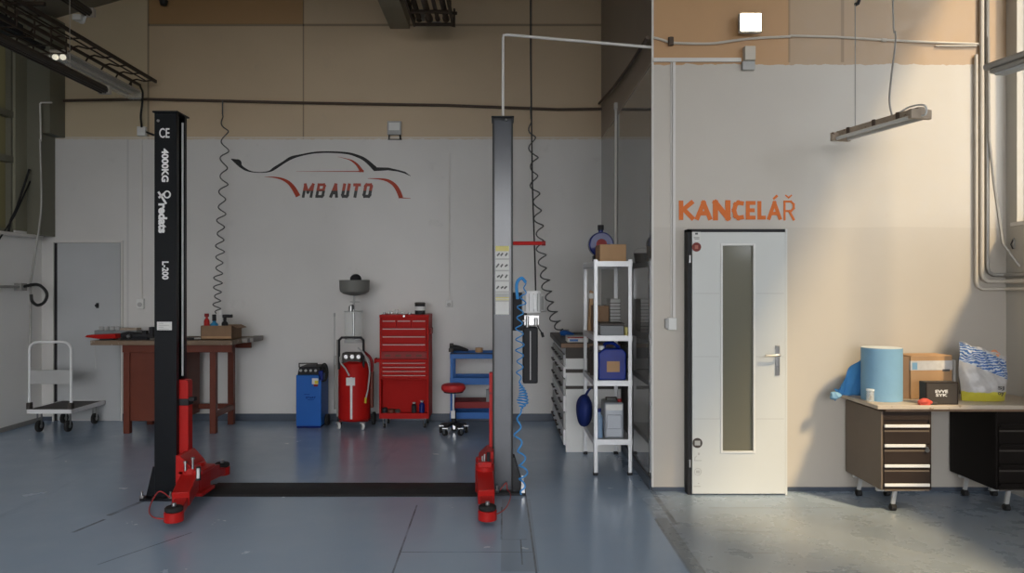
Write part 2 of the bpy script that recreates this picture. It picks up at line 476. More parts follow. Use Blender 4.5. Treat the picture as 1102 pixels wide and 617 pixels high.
STROKES = {
 'K': [[(0,0),(0,1)],[(.95,1),(.08,.48)],[(.25,.56),(1,0)]], 'A': [[(0,0),(.5,1)],[(.5,1),(1,0)],[(.2,.3),(.8,.3)]], 'N': [[(0,0),(0,1)],[(0,1),(1,0)],[(1,0),(1,1)]],
 'C': [[(1,.96),(.55,1),(.2,.88),(0,.5),(.2,.12),(.55,0),(1,.04)]], 'E': [[(0,0),(0,1)],[(0,1),(1,1)],[(0,.5),(.85,.5)],[(0,0),(1,0)]], 'L': [[(0,1),(0,0)],[(0,0),(1,0)]],
 'R': [[(0,0),(0,1)],[(0,1),(.7,1),(1,.85),(1,.62),(.7,.47),(0,.47)],[(.5,.47),(1,0)]], 'M': [[(0,0),(0,1)],[(0,1),(.5,.35)],[(.5,.35),(1,1)],[(1,1),(1,0)]],
 'B': [[(0,0),(0,1)],[(0,1),(.85,1),(1,.9),(.95,.55),(0,.53)],[(.9,.53),(1,.42),(1,.1),(.85,0),(0,0)]], 'U': [[(0,1),(0,.1),(.15,0),(.85,0),(1,.1),(1,1)]], 'T': [[(0,1),(1,1)],[(.5,1),(.5,0)]],
 'O': [[(0,.12),(0,.88),(.15,1),(.85,1),(1,.88),(1,.12),(.85,0),(.15,0),(0,.12)]]}
def stroke_letter(mb, ch, x0, x1, z0, z1, D, w, shear=0., th=.002):
    """block letter drawn with straight strokes of width w inside the given box"""
    h = z1-z0-w; W_ = x1-x0-w-abs(shear)*h
    for pl in STROKES[ch]:
        for a, b in zip(pl, pl[1:]):
            th += .0005
            q = [Vector((x0+w/2+p[0]*W_+shear*p[1]*h, 0, z0+w/2+p[1]*h)) for p in (a, b)]
            d = (q[1]-q[0]).normalized(); q0, q1 = q[0]-d*w*.48, q[1]+d*w*.48; n = Vector((-d.z, 0, d.x))*w/2
            mb.prism([(v.x, v.z) for v in (q0+n, q1+n, q1-n, q0-n)], D-th, D, 'XZ')

# ================================================================== SETTING
def shell():
    # floor
    MB().box(-5.7, 4.4, -7.0, 9.0, -.12, 0).build('floor', floor_mat(), loc=(0, 0, 0))['kind'] = 'structure'
    MB().box(-30, 30, -60, -7.0, -.14, -.02).build('ground_outside', mat('grey_asphalt_yard', (.28, .275, .265), .9, 0, .15, 1.), loc=(0, 0, 0))['kind'] = 'structure'
    # back wall with a doorway recess filled by door_2
    zt = 7.0
    MB().box(XL-.25, XS+.2, DB, DB+.25, 0, zt).build('wall_back', wall_back_mat(), loc=(0, 0, 0))['kind'] = 'structure'
    # office box: front wall (with doorway) and side wall
    dx0, dx1, dz = PX(741, DF), PX(845, DF), 2.0
    m = MB()
    m.box(XS+.001, dx0, DF, DF+.14, 0, zt); m.box(dx1, XR+.3, DF, DF+.14, 0, zt); m.box(dx0, dx1, DF, DF+.14, dz+.01, zt)
    struct(m.build('wall_office_front', wall_front_mat(), loc=(0, 0, 0)))
    struct(MB().box(XS, XS+.14, DF+.001, DB, 0, zt).build('wall_office_side', wall_side_mat(), loc=(0, 0, 0)))
    # room behind the office door pane
    struct(MB().box(XS+.14, XR+.3, DF+1.6, DF+1.7, 0, 3.2).build('wall_office_inner', 'cream'))
    # left wall: solid to 2.15, then glazing
    m = MB(); m.box(XL-.25, XL, -7, DB, 0, 2.15)
    m.box(XL-.25, XL, -7, DB, 4.55, 5.2)
    for y in (-7, -3.2, .6, 4.4, 8.25): m.box(XL-.25, XL, y, y+.25, 2.15, 4.55)
    struct(m.build('wall_left', wall_left_mat(), loc=(0, 0, 0)))
    # right wall with window band
    m = MB(); m.box(XR, XR+.25, -7, DF, 0, 2.06); m.box(XR, XR+.25, -7, DF, 5.2, 6.6); m.box(XR, XR+.25, -7, -1.9, 2.06, 5.2)
    m.box(XR, XR+.25, 5.60, DF, 2.06, 5.2)
    m.box(XR, XR+.25, .70, .94, 2.06, 5.2)
    struct(m.build('wall_right', wall_right_mat(), loc=(0, 0, 0)))
    # rear wall with the garage gateway behind the camera
    m = MB(); m.box(XL-.25, -4.9, -7, -6.75, 0, 7); m.box(3.4, XR+.25, -7, -6.75, 0, 7); m.box(-4.9, 3.4, -7, -6.75, 4.2, 7)
    struct(m.build('wall_rear', wall_left_mat(), loc=(0, 0, 0)))
    # pitched roof
    m = MB(); rid = 2.0; ze, zr = 4.68, 6.72; xa_, xb_ = XL-.25, XR+.35; zf = 6.35
    zl = lambda x: ze-.07+(x-xa_)*(zr-ze+.07)/(rid-xa_)
    full = [(xa_, ze-.07), (rid, zr), (xb_, zf-.07), (xb_, zf+.13), (rid, zr+.2), (xa_, ze+.13)]
    m.prism(full, -7, .3, 'XZ'); m.prism(full, 3.7, DB+.25, 'XZ')
    m.prism([(xa_, ze-.07), (-4.4, zl(-4.4)), (-4.4, zl(-4.4)+.2), (xa_, ze+.13)], .3, 3.7, 'XZ')
    m.prism([(-1.2, zl(-1.2)), (rid, zr), (xb_, zf-.07), (xb_, zf+.13), (rid, zr+.2), (-1.2, zl(-1.2)+.2)], .3, 3.7, 'XZ')
    w = struct(MB().prism([(-4.4, zl(-4.4)+.12), (-1.2, zl(-1.2)+.12), (-1.2, zl(-1.2)+.13), (-4.4, zl(-4.4)+.13)], .3, 3.7, 'XZ').build('window_7', 'added_skypane'))  # skylight added overhead, out of view, to brighten the foreground floor
    fr = MB()
    for y in (.3, 1.4, 2.5, 3.64): fr.prism([(-4.4, zl(-4.4)+.08), (-1.2, zl(-1.2)+.08), (-1.2, zl(-1.2)+.15), (-4.4, zl(-4.4)+.15)], y, y+.06, 'XZ')
    fr.build('window_frame', 'whitep', w)
    struct(m.build('ceiling', 'ceiling'))
    # roof beam running to the back wall beside the cable tray
    m = MB(); x0, x1 = PX(420, DB), PX(441, DB); m.box(x0, x1, 2.0, DB, PZ(31, DB), 5.62)
    struct(m.build('beam', 'olive_light'))
    # steel pillar in the back left corner
    m = MB(); m.box(XL, PX(44, 8.45), 8.45, DB, 2.16, 4.66); m.box(PX(44, 8.45), PX(55, 8.45), 8.45, DB, 3.32, 4.66)
    m.box(PX(52.5, 8.44), PX(54.5, 8.44), 8.425, 8.45, 3.32, 4.45)
    struct(m.build('pillar', 'olive'))
    struct(MB().box(XS-.004, XS+.012, DF-.004, DF+.012, .03, 3.9).build('trim_1', 'trunk', bev=.002))
    # skirtings
    struct(MB().box(PX(131, DB), XS, DB-.018, DB, 0, .085).box(XL, PX(57, DB), DB-.018, DB, 0, .05).build('baseboard_back', 'base', bev=.004))
    struct(MB().box(XS, dx0, DF-.014, DF, 0, .03).box(dx1, XR, DF-.014, DF, 0, .03).build('baseboard_office_front', 'base'))
    struct(MB().box(XS-.016, XS, DF+.02, DB-.02, 0, .08).build('baseboard_office_side', 'base', bev=.004))
    struct(MB().box(XL, XL+.016, -6.7, DB-.02, 0, .05).build('baseboard_left', 'greypipe', bev=.004))
    # sill ledge of the left glazing
    struct(MB().box(XL, XL+.10, -6.7, 8.6, 2.13, 2.165).build('window_sill', 'trunk', bev=.004))
    for i, y0 in enumerate((-6.75, -2.95, .85, 4.65)):
        w = struct(MB().box(XL-.14, XL-.09, y0, y0+3.6, 2.15, 4.55).build('window_%d' % (i+1), 'oliveglaze'))
        m = MB()
        for z in (2.18, 2.98, 3.48, 4.5): m.box(XL-.10, XL-.02, y0, y0+3.6, z-.035, z+.035)
        for k in range(4): m.box(XL-.10, XL-.03, y0+k*1.19, y0+k*1.19+.04, 2.15, 4.55)
        m.build('window_frame', 'olive', w)
    for i, (a, b) in enumerate(((-1.9, .70), (.94, 5.60))):
        w = struct(MB().box(XR+.10, XR+.106, a, b, 2.06, 5.2).build('window_%d' % (i+5), 'winglass'))
        m = MB()
        for z in (2.085, 5.17): m.box(XR+.08, XR+.13, a, b, z-.025, z+.025)
        n = 2 if i < 1 else 3
        for k in range(n+1): yy = a+(b-a-.05)*k/n; m.box(XR+.08, XR+.13, yy, yy+.035, 2.06, 5.2)
        m.build('window_frame', 'whitep', w)
    struct(MB().box(XR-.012, XR+.1, -1.9, 5.66, 2.03, 2.062).build('window_sill', 'trunk', bev=.004))
shell()

def office_door():
    d = thing('door_1', 'white office door with tall narrow frosted pane', 'door', (PX(793, 5.68), 5.68, 0)); d['kind'] = 'structure'
    del d['category']; del d['label']
    D0, D1 = 5.60, 5.72
    x0, x1 = PX(745, D0), PX(845, D0); z0, z1 = .012, PZ(250, D0)
    gx0, gx1, gz0, gz1 = PX(777, D0), PX(811, D0), PZ(486, D0), PZ(264, D0)
    m = MB(); m.box(x0, gx0, D0, D0+.045, z0, z1); m.box(gx1, x1, D0, D0+.045, z0, z1)
    m.box(gx0, gx1, D0, D0+.045, z0, gz0); m.box(gx0, gx1, D0, D0+.045, gz1, z1)
    leaf = m.build('door_leaf', 'doorw', d)
    m = MB()
    for z in (PZ(316, D0), PZ(451, D0), PZ(384, D0)):
        m.box(x0+.01, gx0-.02, D0-.001, D0+.001, z-.0015, z+.0015); m.box(gx1+.02, x1-.01, D0-.001, D0+.001, z-.0015, z+.0015)
    m.build('groove', 'greyp', leaf)
    m = MB(); w = .012
    m.box(gx0-w, gx0+.004, D0-.008, D0+.01, gz0-w, gz1+w); m.box(gx1-.004, gx1+w, D0-.008, D0+.01, gz0-w, gz1+w)
    m.box(gx0+.004, gx1-.004, D0-.008, D0+.01, gz0-w, gz0+.004); m.box(gx0+.004, gx1-.004, D0-.008, D0+.01, gz1-.004, gz1+w)
    m.build('glazing_bead', 'whitep', d, .002)
    MB().box(gx0, gx1, D0+.018, D0+.024, gz0, gz1).build('glass_pane', 'frost', d)
    m = MB(); fx0, fx1 = PX(740.5, D0), PX(847, D0); t = PZ(246.5, D0)
    m.box(fx0, x0-.001, D0+.012, D1, 0, t); m.box(x1+.004, fx1, D0+.012, D1, 0, t); m.box(fx0, fx1, D0+.012, D1, z1+.003, t)
    m.box(x0, x1, D0+.05, D1, z1-.02, z1+.003)
    fr = m.build('door_frame', 'black_matt', d)
    MB().box(x1+.003, fx1+.004, D0+.004, D1, 0, t).build('door_stop', 'doorw', fr)
    for py in (279, 499):
        MB().cyl((fx0+.012, D0-.004, PZ(py+4, D0)), (fx0+.012, D0-.004, PZ(py-4, D0)), .010).build('hinge', 'steel', d)
    hx = PX(836.5, D0)
    h = MB().box(hx-.016, hx+.016, D0-.010, D0, PZ(404, D0), PZ(372, D0)).build('door_handle', 'chrome', d, .003)
    m = MB(); z = PZ(382, D0); m.cyl((hx, D0-.01, z), (hx, D0-.05, z), .010); m.tube([(hx, D0-.05, z), (hx-.03, D0-.055, z), (hx-.11, D0-.05, z-.004)], .009)
    m.build('lever', 'chrome', h); MB().cyl((hx, D0-.016, PZ(394, D0)), (hx, D0-.01, PZ(394, D0)), .009).build('lock_cylinder', 'steel', h)
    # stickers
    def st(px, py, w, h, mt, shape='box'):
        x, z = PX(px, D0), PZ(py, D0)
        if shape == 'disc':
            return MB().lathe((x, D0-.0005, z), [(0, 0), (w/2, 0), (w/2, .0015), (0, .0015)], 24, Matrix.Rotation(PI/2, 3, 'X')).build('sticker', mt, d)
        return MB().box(x-w/2, x+w/2, D0-.0015, D0, z-h/2, z+h/2).build('sticker', mt, d)
    a = st(749.5, 254.5, .062, .066, 'label')
    MB().box(PX(748, D0), PX(751, D0), D0-.0025, D0-.0015, PZ(252.6, D0), PZ(250.6, D0)).box(PX(746.5, D0), PX(752.5, D0), D0-.0025, D0-.0015, PZ(256.2, D0), PZ(255.6, D0)).box(PX(747.5, D0), PX(752.5, D0), D0-.0025, D0-.0015, PZ(257.6, D0), PZ(257.1, D0)).build('print', 'ink', a)
    a = st(749.5, 266, .070, .070, 'maroon', 'disc'); MB().box(PX(747.5, D0), PX(751.2, D0), D0-.004, D0-.0015, PZ(268, D0), PZ(264, D0)).build('print', mat('salmon_print', (.36, .13, .10), .5), a)
    a = st(750.5, 477, .076, .076, 'case', 'disc'); MB().box(PX(747.5, D0), PX(753.5, D0), D0-.004, D0-.0015, PZ(479.5, D0), PZ(474.5, D0)).build('print', 'greyp', a)
    MB().ribbon([(PX(747.5, D0), PZ(496, D0), .006), (PX(748, D0), PZ(492.5, D0), .006), (PX(750, D0), PZ(491, D0), .004)], D0, .0015).box(PX(747, D0), PX(755, D0), D0-.0015, D0, PZ(496.3, D0), PZ(495.5, D0)).box(PX(751, D0), PX(753, D0), D0-.0015, D0, PZ(490, D0), PZ(487.5, D0)).build('sticker', 'greyp', d)
    m = MB(); c = Vector((PX(751, D0), D0-.001, PZ(508, D0)))
    m.tube([c+Vector((math.cos(t)*.026, 0, math.sin(t)*.026)) for t in [2*PI*k/20 for k in range(20)]], .002, 5, True)
    m.box(c.x-.014, c.x+.014, D0-.0015, D0, c.z-.010, c.z+.010); m.build('sticker', 'greyp', d)
    MB().box(PX(746.5, D0), PX(754, D0), D0-.0015, D0, PZ(524.2, D0), PZ(523.3, D0)).box(PX(751, D0), PX(752.5, D0), D0-.0015, D0, PZ(521, D0), PZ(520, D0)).build('sticker', 'greyp', d)
office_door()

def back_door():
    D0 = DB-.03
    x0, x1, z1 = PX(61.5, D0), PX(129.5, D0), PZ(261.5, D0)
    d = struct(MB().box(x0, x1, D0, DB, .01, z1).build('door_2', 'doorg', bev=.003))
    MB().box(PX(57.5, D0), x0, D0+.02, DB, .0, z1).build('door_gap', 'black_matt', d)
    MB().box(PX(56, D0), PX(57.5, D0), D0, DB, 0, z1+.03).box(x1+.004, x1+.02, D0+.004, DB, 0, z1+.03).box(PX(57.5, D0), x1+.004, D0, DB, z1+.006, z1+.03).build('door_frame', 'trunk', d)
    x, z = PX(105, D0), PZ(329, D0)
    MB().box(x-.016, x+.016, D0-.006, D0, z-.03, z+.03).cyl((x, D0-.03, z), (x, D0, z), .018).build('door_knob', 'black_matt', d, .002)
back_door()

# ================================================================== CAR LIFT
def text_down(mb, text, px0, px1, py0, py1, D, **k):
    """lettering turned a quarter clockwise: reads downwards"""
    O = Vector((PX(px0, D), D, PZ(py0, D)))
    U = Vector((0, 0, PZ(py1, D)-PZ(py0, D))); V = Vector((PX(px1, D)-PX(px0, D), 0, 0))
    return glyphs(mb, text, O, U, V, **k)      # U x V points to -Y

def lift_left():
    D0, D1 = 5.50, 5.68
    xa, xb = PX(166, D0), PX(190, D0); zt = 2.86
    t = thing('lift_column', 'black two-post lift column with white upright lettering and red carriage', 'car lift', ((xa+xb)/2, (D0+D1)/2, 0), 'columns of the two-post car lift')
    m = MB(); k = .008
    m.prism([(xa, D0), (xb, D0), (xb, D0+.045), (xb-k, D0+.045), (xb-k, D0+k), (xa+k, D0+k), (xa+k, D1-k), (xb-k, D1-k), (xb-k, D1-.04), (xb, D1-.04), (xb, D1), (xa, D1)], .012, zt, 'XY')
    col = m.build('column_profile', 'black', t, .003)
    MB().box(xa-.01, xb+.012, D0-.012, D1+.02, zt, zt+.012).build('top_plate', 'black', t, .002)
    MB().cyl((xa+.03, D0-.006, zt-.06), (xa+.03, D0, zt-.06), .010).build('top_bolt', 'steel', t)
    MB().tube([(xb-.006, D0+.115, .9), (xb-.006, D0+.115, zt-.05)], .008, 12).build('lift_cylinder', 'alu', t)
    # lettering on the face
    m = MB(); glyphs(m, 'CE', (PX(171.5, D0), D0, PZ(148.5, D0)), (PX(182.5, D0)-PX(171.5, D0), 0, 0), (0, 0, PZ(138, D0)-PZ(148.5, D0)), off=.01)
    text_down(m, '4000KG', 174, 181.5, 160, 196, D0, off=.035)
    text_down(m, 'redats', 170.5, 180, 219, 251, D0, off=.045)
    text_down(m, 'L-200', 174.5, 181.5, 281.5, 301, D0, off=.035)
    c = Vector((PX(180, D0), D0-.002, PZ(209.5, D0)))
    m.tube([c+Vector((math.cos(a)*.022, 0, math.sin(a)*.024)) for a in [2*PI*i/20 for i in range(20)]], .006, 6, True)
    for pts in ([(170.5, 206.5), (173.5, 211), (179, 219.5)], [(173.5, 211), (170.8, 213)], [(173.5, 211), (176.5, 208.5)]):
        m.ribbon([(PX(a, D0), PZ(b, D0), .015) for a, b in pts], D0, .003)
    m.build('lettering', 'letter_white', col)
    lb = MB().box(PX(169, D0), PX(185, D0), D0-.002, D0, PZ(355.5, D0), PZ(346.5, D0)).build('type_label', 'label', t)
    m = MB()
    for i in range(4): m.box(PX(171, D0), PX(176+(i % 2)*6, D0), D0-.003, D0-.002, PZ(348.6+i*2, D0), PZ(348+i*2, D0))
    m.build('print', 'greyp', lb)
    # base plate, gusset, anchor bolts
    bx0, bx1 = PX(150, 5.44), PX(191, 5.44)
    MB().box(bx0, bx1, 5.44, 5.80, .001, .016).build('base_plate', 'black', t, .002)
    for y in (5.52, 5.66): MB().prism([(bx0+.01, .016), (xa, .016), (xa, .235), (xa-.02, .235)], y, y+.008, 'XZ').build('gusset', 'black', t)
    for x, y in ((PX(152, 5.46), 5.47), (PX(183, 5.46), 5.465), (PX(152, 5.46), 5.76)):
        MB().cyl((x, y, .016), (x, y, .065), .008).cyl((x, y, .016), (x, y, .034), .017, seg=6).build('anchor_bolt', 'steel', t)
    # red carriage sliding in the column, with its bracket and the two arms
    cx0, cx1 = xb-.022, PX(201.3, 5.53)
    MB().prism([(cx0, .12), (cx1, .12), (cx1, .86), (cx1-.01, .875), (cx0, .875)], D0+.05, D0+.13, 'XZ').build('carriage', 'red', t, .004)
    c = MB().box(cx0-.004, cx1+.004, D0+.042, D0+.135, .685, .735).box(cx1, cx1+.045, D0+.05, D0+.10, .715, .745).build('safety_clamp', 'black_matt', t, .003)
    hx0, hx1 = PX(191.5, 5.42), PX(214, 5.42)
    m = MB(); m.prism([(hx0, .06), (hx1, .06), (hx1, .18), (hx1-.05, .27), (hx0+.03, .35), (hx0, .35)], 5.38, 5.64, 'XZ')
    m.box(hx0+.02, hx1+.04, 5.38, 5.62, .21, .235); m.box(hx0+.02, hx1+.04, 5.38, 5.62, .05, .075)
    m.build('arm_bracket', 'red', t, .004)
    arms(t, [((PX(204, 5.42), 5.44), (PX(186.5, 4.86), 4.87)), ((PX(210, 5.55), 5.56), (PX(240, 6.1), 6.08))])
    for px, py0, py1, D, r in ((199.5, 507, 497, 5.33, .008), (207.5, 505, 493, 5.37, .008)):
        MB().cyl(P(px, py0, D), P(px, py1, D), r).cyl(P(px, py1+1.5, D), P(px, py1-.5, D), .014).build('arm_pin', 'steel', t)
    MB().cyl(P(213.5, 517, 5.25), P(213.5, 503, 5.25), .017).build('locking_gear', 'black_matt', t)
    MB().cyl(P(213.3, 515, 5.225), P(213.3, 504.5, 5.225), .010).build('locking_pin', 'letter_white', t)
    pts = [P(183, 536, 5.43), P(176, 530.5, 5.40), P(170, 530, 5.38), P(163, 541, 5.30), P(160.5, 551, 5.18), P(165, 557, 5.06), P(174, 558.5, 5.02), P(184, 558, 5.0)]
    MB().tube(smoothpts(pts, 8), .0045, 6).build('release_cable', 'cable_red', t)

def arms(t, pairs):
    for (hx, hy), (ex, ey) in pairs:
        d = Vector((ex-hx, ey-hy, 0)).normalized(); L_ = math.hypot(ex-hx, ey-hy)
        h = Vector((hx, hy, 0)); e = Vector((ex, ey, 0)); mid = h+d*(L_*.62)
        m = MB(); m.bar(h+Vector((0, 0, .155)), mid+Vector((0, 0, .115)), .125, .13, h1=.10, w1=.115)
        m.cyl(h+Vector((0, 0, .05)), h+Vector((0, 0, .26)), .07, seg=24)
        arm = m.build('lift_arm', 'red', t, .006)
        m = MB(); m.bar(h+d*(L_*.5)+Vector((0, 0, .098)), e+Vector((0, 0, .072)), .088, .07, h1=.055)
        m.cyl(e+Vector((0, 0, .035)), e+Vector((0, 0, .10)), .062, seg=24)
        m.build('arm_extension', 'red', arm, .005)
        pd = MB().lathe(e+Vector((0, 0, .10)), [(0, 0), (.052, 0), (.058, .008), (.058, .024), (.05, .032), (0, .032)], 24).build('lift_pad', 'rubber', arm)
        MB().cyl(e-d*.0+Vector((0, 0, .13)), e+Vector((0, 0, .155)), .014).build('pad_screw', 'chrome', arm)

def lift_right():
    D0, D1 = 5.66, 5.84
    xa, xb = PX(530, D0), PX(552, D0); zt = 2.86
    t = thing('lift_column', 'steel-grey faced two-post lift column with safety stickers and hydraulic power unit', 'car lift', ((xa+xb)/2, (D0+D1)/2, 0), 'columns of the two-post car lift')
    m = MB(); k = .008
    m.prism([(xb, D0), (xa, D0), (xa, D0+.045), (xa+k, D0+.045), (xa+k, D0+k), (xb-k, D0+k), (xb-k, D1-k), (xa+k, D1-k), (xa+k, D1-.04), (xa, D1-.04), (xa, D1), (xb, D1)], .012, zt, 'XY')
    col = m.build('column_profile', 'black', t, .003)
    MB().box(PX(532.3, D0), PX(549.8, D0), D0-.0012, D0+.002, .03, zt-.02).build('face_sheet', 'steelblue', col)
    MB().box(xa-.008, xb+.008, D0-.01, D1+.02, zt, zt+.012).build('top_plate', 'black', t, .002)
    MB().ball((PX(544.5, D0), D0-.004, PZ(129, D0)), .010).build('top_bolt', 'steel', t)
    # stickers down the face
    sx0, sx1 = PX(533.3, D0), PX(547.8, D0)
    s0 = MB().box(sx0, sx1, D0-.003, D0-.001, PZ(338.5, D0), PZ(265, D0)).build('safety_sticker', 'label', t)
    m = MB()
    for a, b in ((265, 270.5), (320, 321.2), (322.3, 323.2)): m.box(sx0, sx1, D0-.004, D0-.003, PZ(b, D0), PZ(a, D0))
    m.build('yellow_band', 'yellow', s0)
    m = MB()
    for i, y in enumerate((278, 290.5, 301.5, 313.5)):
        m.box(sx0, sx1, D0-.004, D0-.003, PZ(y+1.7, D0), PZ(y+.2, D0))
    m.box(sx0, sx1, D0-.004, D0-.003, PZ(320, D0), PZ(316, D0)); m.box(sx0, sx1, D0-.004, D0-.003, PZ(324.7, D0), PZ(323.4, D0))
    m.build('grey_band', 'greyp', s0)
    m = MB()
    for i, y in enumerate((274, 286, 297.5, 309.5)):
        rnd = random.Random(i)
        for k_ in range(3):
            cx = sx0+(.18+.30*k_)*(sx1-sx0)+rnd.uniform(-.004, .004); w = .012+rnd.random()*.010; h = .014+rnd.random()*.018
            m.bar((cx-w/2, D0-.0035, PZ(y, D0)-h/2), (cx+w/2, D0-.0035, PZ(y, D0)+h/2), .002, .012, (0, 0, 1))
    m.build('pictogram', 'ink', s0)
    # base
    bx0, bx1 = PX(527, 5.58), PX(566, 5.58)
    MB().box(bx0, bx1, 5.585, 5.95, .001, .018).build('base_plate', 'black', t, .002)
    for y in (5.64, 5.78): MB().prism([(bx1-.012, .018), (xb, .018), (xb, .27), (xb+.012, .27)], y, y+.008, 'XZ').build('gusset', 'black', t)
    for x, y in ((PX(535, 5.61), 5.61), (PX(562, 5.61), 5.61)):
        MB().cyl((x, y, .018), (x, y, .07), .008).cyl((x, y, .018), (x, y, .036), .017, seg=6).build('anchor_bolt', 'steel', t)
    MB().prism([(PX(560.5, 5.6), .02), (PX(565, 5.6), .02), (PX(563, 5.6), .15), (PX(561.5, 5.6), .15)], 5.592, 5.60, 'XZ').build('hose_bracket', 'chrome', t)
    # carriage (inner side, left) and arms
    MB().box(PX(526.6, 5.75), xa+.012, D0+.05, D0+.13, .12, .91).build('carriage', 'red', t, .003)
    hx0, hx1 = PX(514, 5.5), PX(528, 5.5)
    m = MB(); m.prism([(hx0, .06), (hx1+.02, .06), (hx1+.02, .34), (hx1-.03, .34), (hx0, .28)], 5.55, 5.80, 'XZ')
    m.build('arm_bracket', 'red', t, .004)
    arms(t, [((PX(521.5, 5.5), 5.52), (PX(524.5, 4.88), 4.90)), ((PX(521.5, 5.7), 5.72), (PX(521, 6.2), 6.16))])
    MB().box(PX(514.5, 5.5), PX(529.5, 5.5), 5.44, 5.60, .245, .285).build('arm_cover', 'red', t, .006)
    for px, a, b in ((519, 501, 491), (521.5, 503, 489)):
        MB().cyl(P(px, a, 5.48), P(px, b, 5.48), .007).build('arm_pin', 'steel', t)
    MB().cyl(P(525.5, 501, 5.48), P(525.5, 487, 5.48), .014).build('locking_gear', 'black_matt', t)
    pts = [P(530, 555, 4.93), P(538, 552, 5.05), P(545, 546, 5.2), P(549, 537, 5.40), P(549, 531, 5.55), P(546, 527, 5.62), P(545, 520, 5.63), P(541, 524, 5.62), P(538, 528, 5.62)]
    MB().tube(smoothpts(pts, 8), .004, 6).build('release_cable', 'cable_red', t)
    # hydraulic power unit
    py = 5.72
    MB().box(xb, PX(567, py), py-.02, py+.10, PZ(356, py), PZ(315, py)).build('unit_bracket', 'black_matt', t, .004)
    mx = PX(571.5, py)
    mo = MB().cyl((mx, py, PZ(337, py)), (mx, py, PZ(313, py)), .072, seg=28).build('motor', 'alu', t, .006)
    m = MB()
    for k_ in range(14):
        a = 2*PI*k_/14; m.bar((mx+.072*math.cos(a), py+.072*math.sin(a), PZ(335, py)), (mx+.072*math.cos(a), py+.072*math.sin(a), PZ(316, py)), .004, .012, (math.cos(a), math.sin(a), 0))
    m.build('cooling_fin', 'greyp', mo)
    MB().box(PX(574, 5.65), PX(577.6, 5.65), 5.635, 5.66, PZ(333, 5.65), PZ(317, 5.65)).build('capacitor_cover', 'letter_white', mo, .003)
    m = MB(); m.box(mx-.055, mx+.06, py-.06, py+.05, PZ(350, py), PZ(339, py)); m.cyl((mx-.07, py-.05, PZ(345, py)), (mx-.04, py-.05, PZ(345, py)), .012); m.cyl((mx-.03, py-.07, PZ(352, py)), (mx-.03, py-.07, PZ(340, py)), .012); m.cyl((mx+.035, py-.075, PZ(350, py)), (mx+.035, py-.075, PZ(342, py)), .014)
    m.build('valve_block', 'steel', t, .003)
    MB().tube([(mx+.04, py-.06, PZ(347, py)), P(580, 354, 5.66), P(583.5, 359, 5.66)], .005, 8).tube([P(583, 358, 5.66), P(584.5, 363, 5.66)], .011, 10).build('lowering_lever', 'black_matt', t)
    MB().box(PX(562.5, py), PX(578.5, py), py-.06, py+.08, PZ(412, py), PZ(352, py)).build('oil_tank', 'black_matt', t, .012, 3)
    MB().box(PX(570, py), PX(571, py), py-.064, py-.058, PZ(408, py), PZ(356, py)).build('tank_rib', 'greyp', t)
    # red holder arm at head height
    z0 = PZ(262, 5.7)
    a = MB().box(xb, PX(583, 5.7), 5.685, 5.715, z0-.014, z0+.014).build('hose_holder_arm', 'red_deep', t, .004)
    MB().cyl((PX(583, 5.7), 5.70, z0), (PX(587, 5.7), 5.70, z0), .018).build('end_knob', 'red_dull', a)
lift_left(); lift_right()
tag(MB().prism([(PX(216, 5.6), .0), (PX(514, 5.6), .0), (PX(514, 5.6), .006), (PX(216, 5.6), .006)], 5.56, 5.94, 'XZ').prism([(5.60, .006), (5.90, .006), (5.84, .022), (5.66, .022)], PX(216, 5.6), PX(514, 5.6), 'YZ').build('floor_cover_plate', 'black_matt', bev=.002),
    'low black cover plate lying across the floor between the two lift columns', 'cover plate')

# blue coiled air hose hanging beside the right column
pts = [P(557, 322, 5.52), P(556, 306, 5.52), P(561, 299.5, 5.52), P(566, 304, 5.52), P(563, 320, 5.52), P(559, 345, 5.52), P(559.5, 380, 5.52), P(559, 412, 5.52)]
h = thing('coiled_air_hose', 'blue coiled air hose hanging beside the power unit down to the floor', 'hose', (PX(560, 5.52), 5.52, 0))
m = MB(); m.tube(coil(pts[3:], .027, (.075, .085), 12), .0048, 6); m.tube(smoothpts(pts[:4], 8), .012, 8); m.build('upper_coil', 'blue_hose', h)
MB().tube(coil([P(559, 411, 5.50), P(563, 425, 5.50), P(561, 441, 5.50)], .040, (.018, .022), 14), .0055, 6).build('hose_bundle', 'blue_hose', h)
MB().tube(coil([P(561, 441, 5.50), P(557, 462, 5.50), P(561, 490, 5.50), P(563, 510, 5.52), P(561, 533, 5.535)], .026, (.13, .10), 12), .0065, 6).build('lower_coil', 'blue_hose', h)
# white conduit from the right column to the office corner, cord
zc = PZ(38, 5.75)
tag(MB().tube([(PX(541.3, 5.75), 5.75, 2.872), (PX(541.3, 5.75), 5.75, zc-.03), (PX(541.9, 5.75), 5.75, zc), (PX(546, 5.75), 5.75, zc+.004), P(621, 44, 5.73), P(690, 50, 5.71), (XS-.002, 5.735, PZ(51, 5.735))], .011, 10).build('cable_conduit', 'trunk'),
    'thin white conduit rising from the grey lift column and turning right to the office corner', 'conduit')
tag(MB().tube([(PX(570.7, 5.8), 5.8, 6.15), P(571, 60, 5.8), P(573, 200, 5.8), P(576, 290, 5.78), P(576.5, 318, 5.76)], .006, 8).build('hanging_power_cord', 'cable'),
    'long straight black power cord hanging from the roof beside the grey lift column', 'cord')

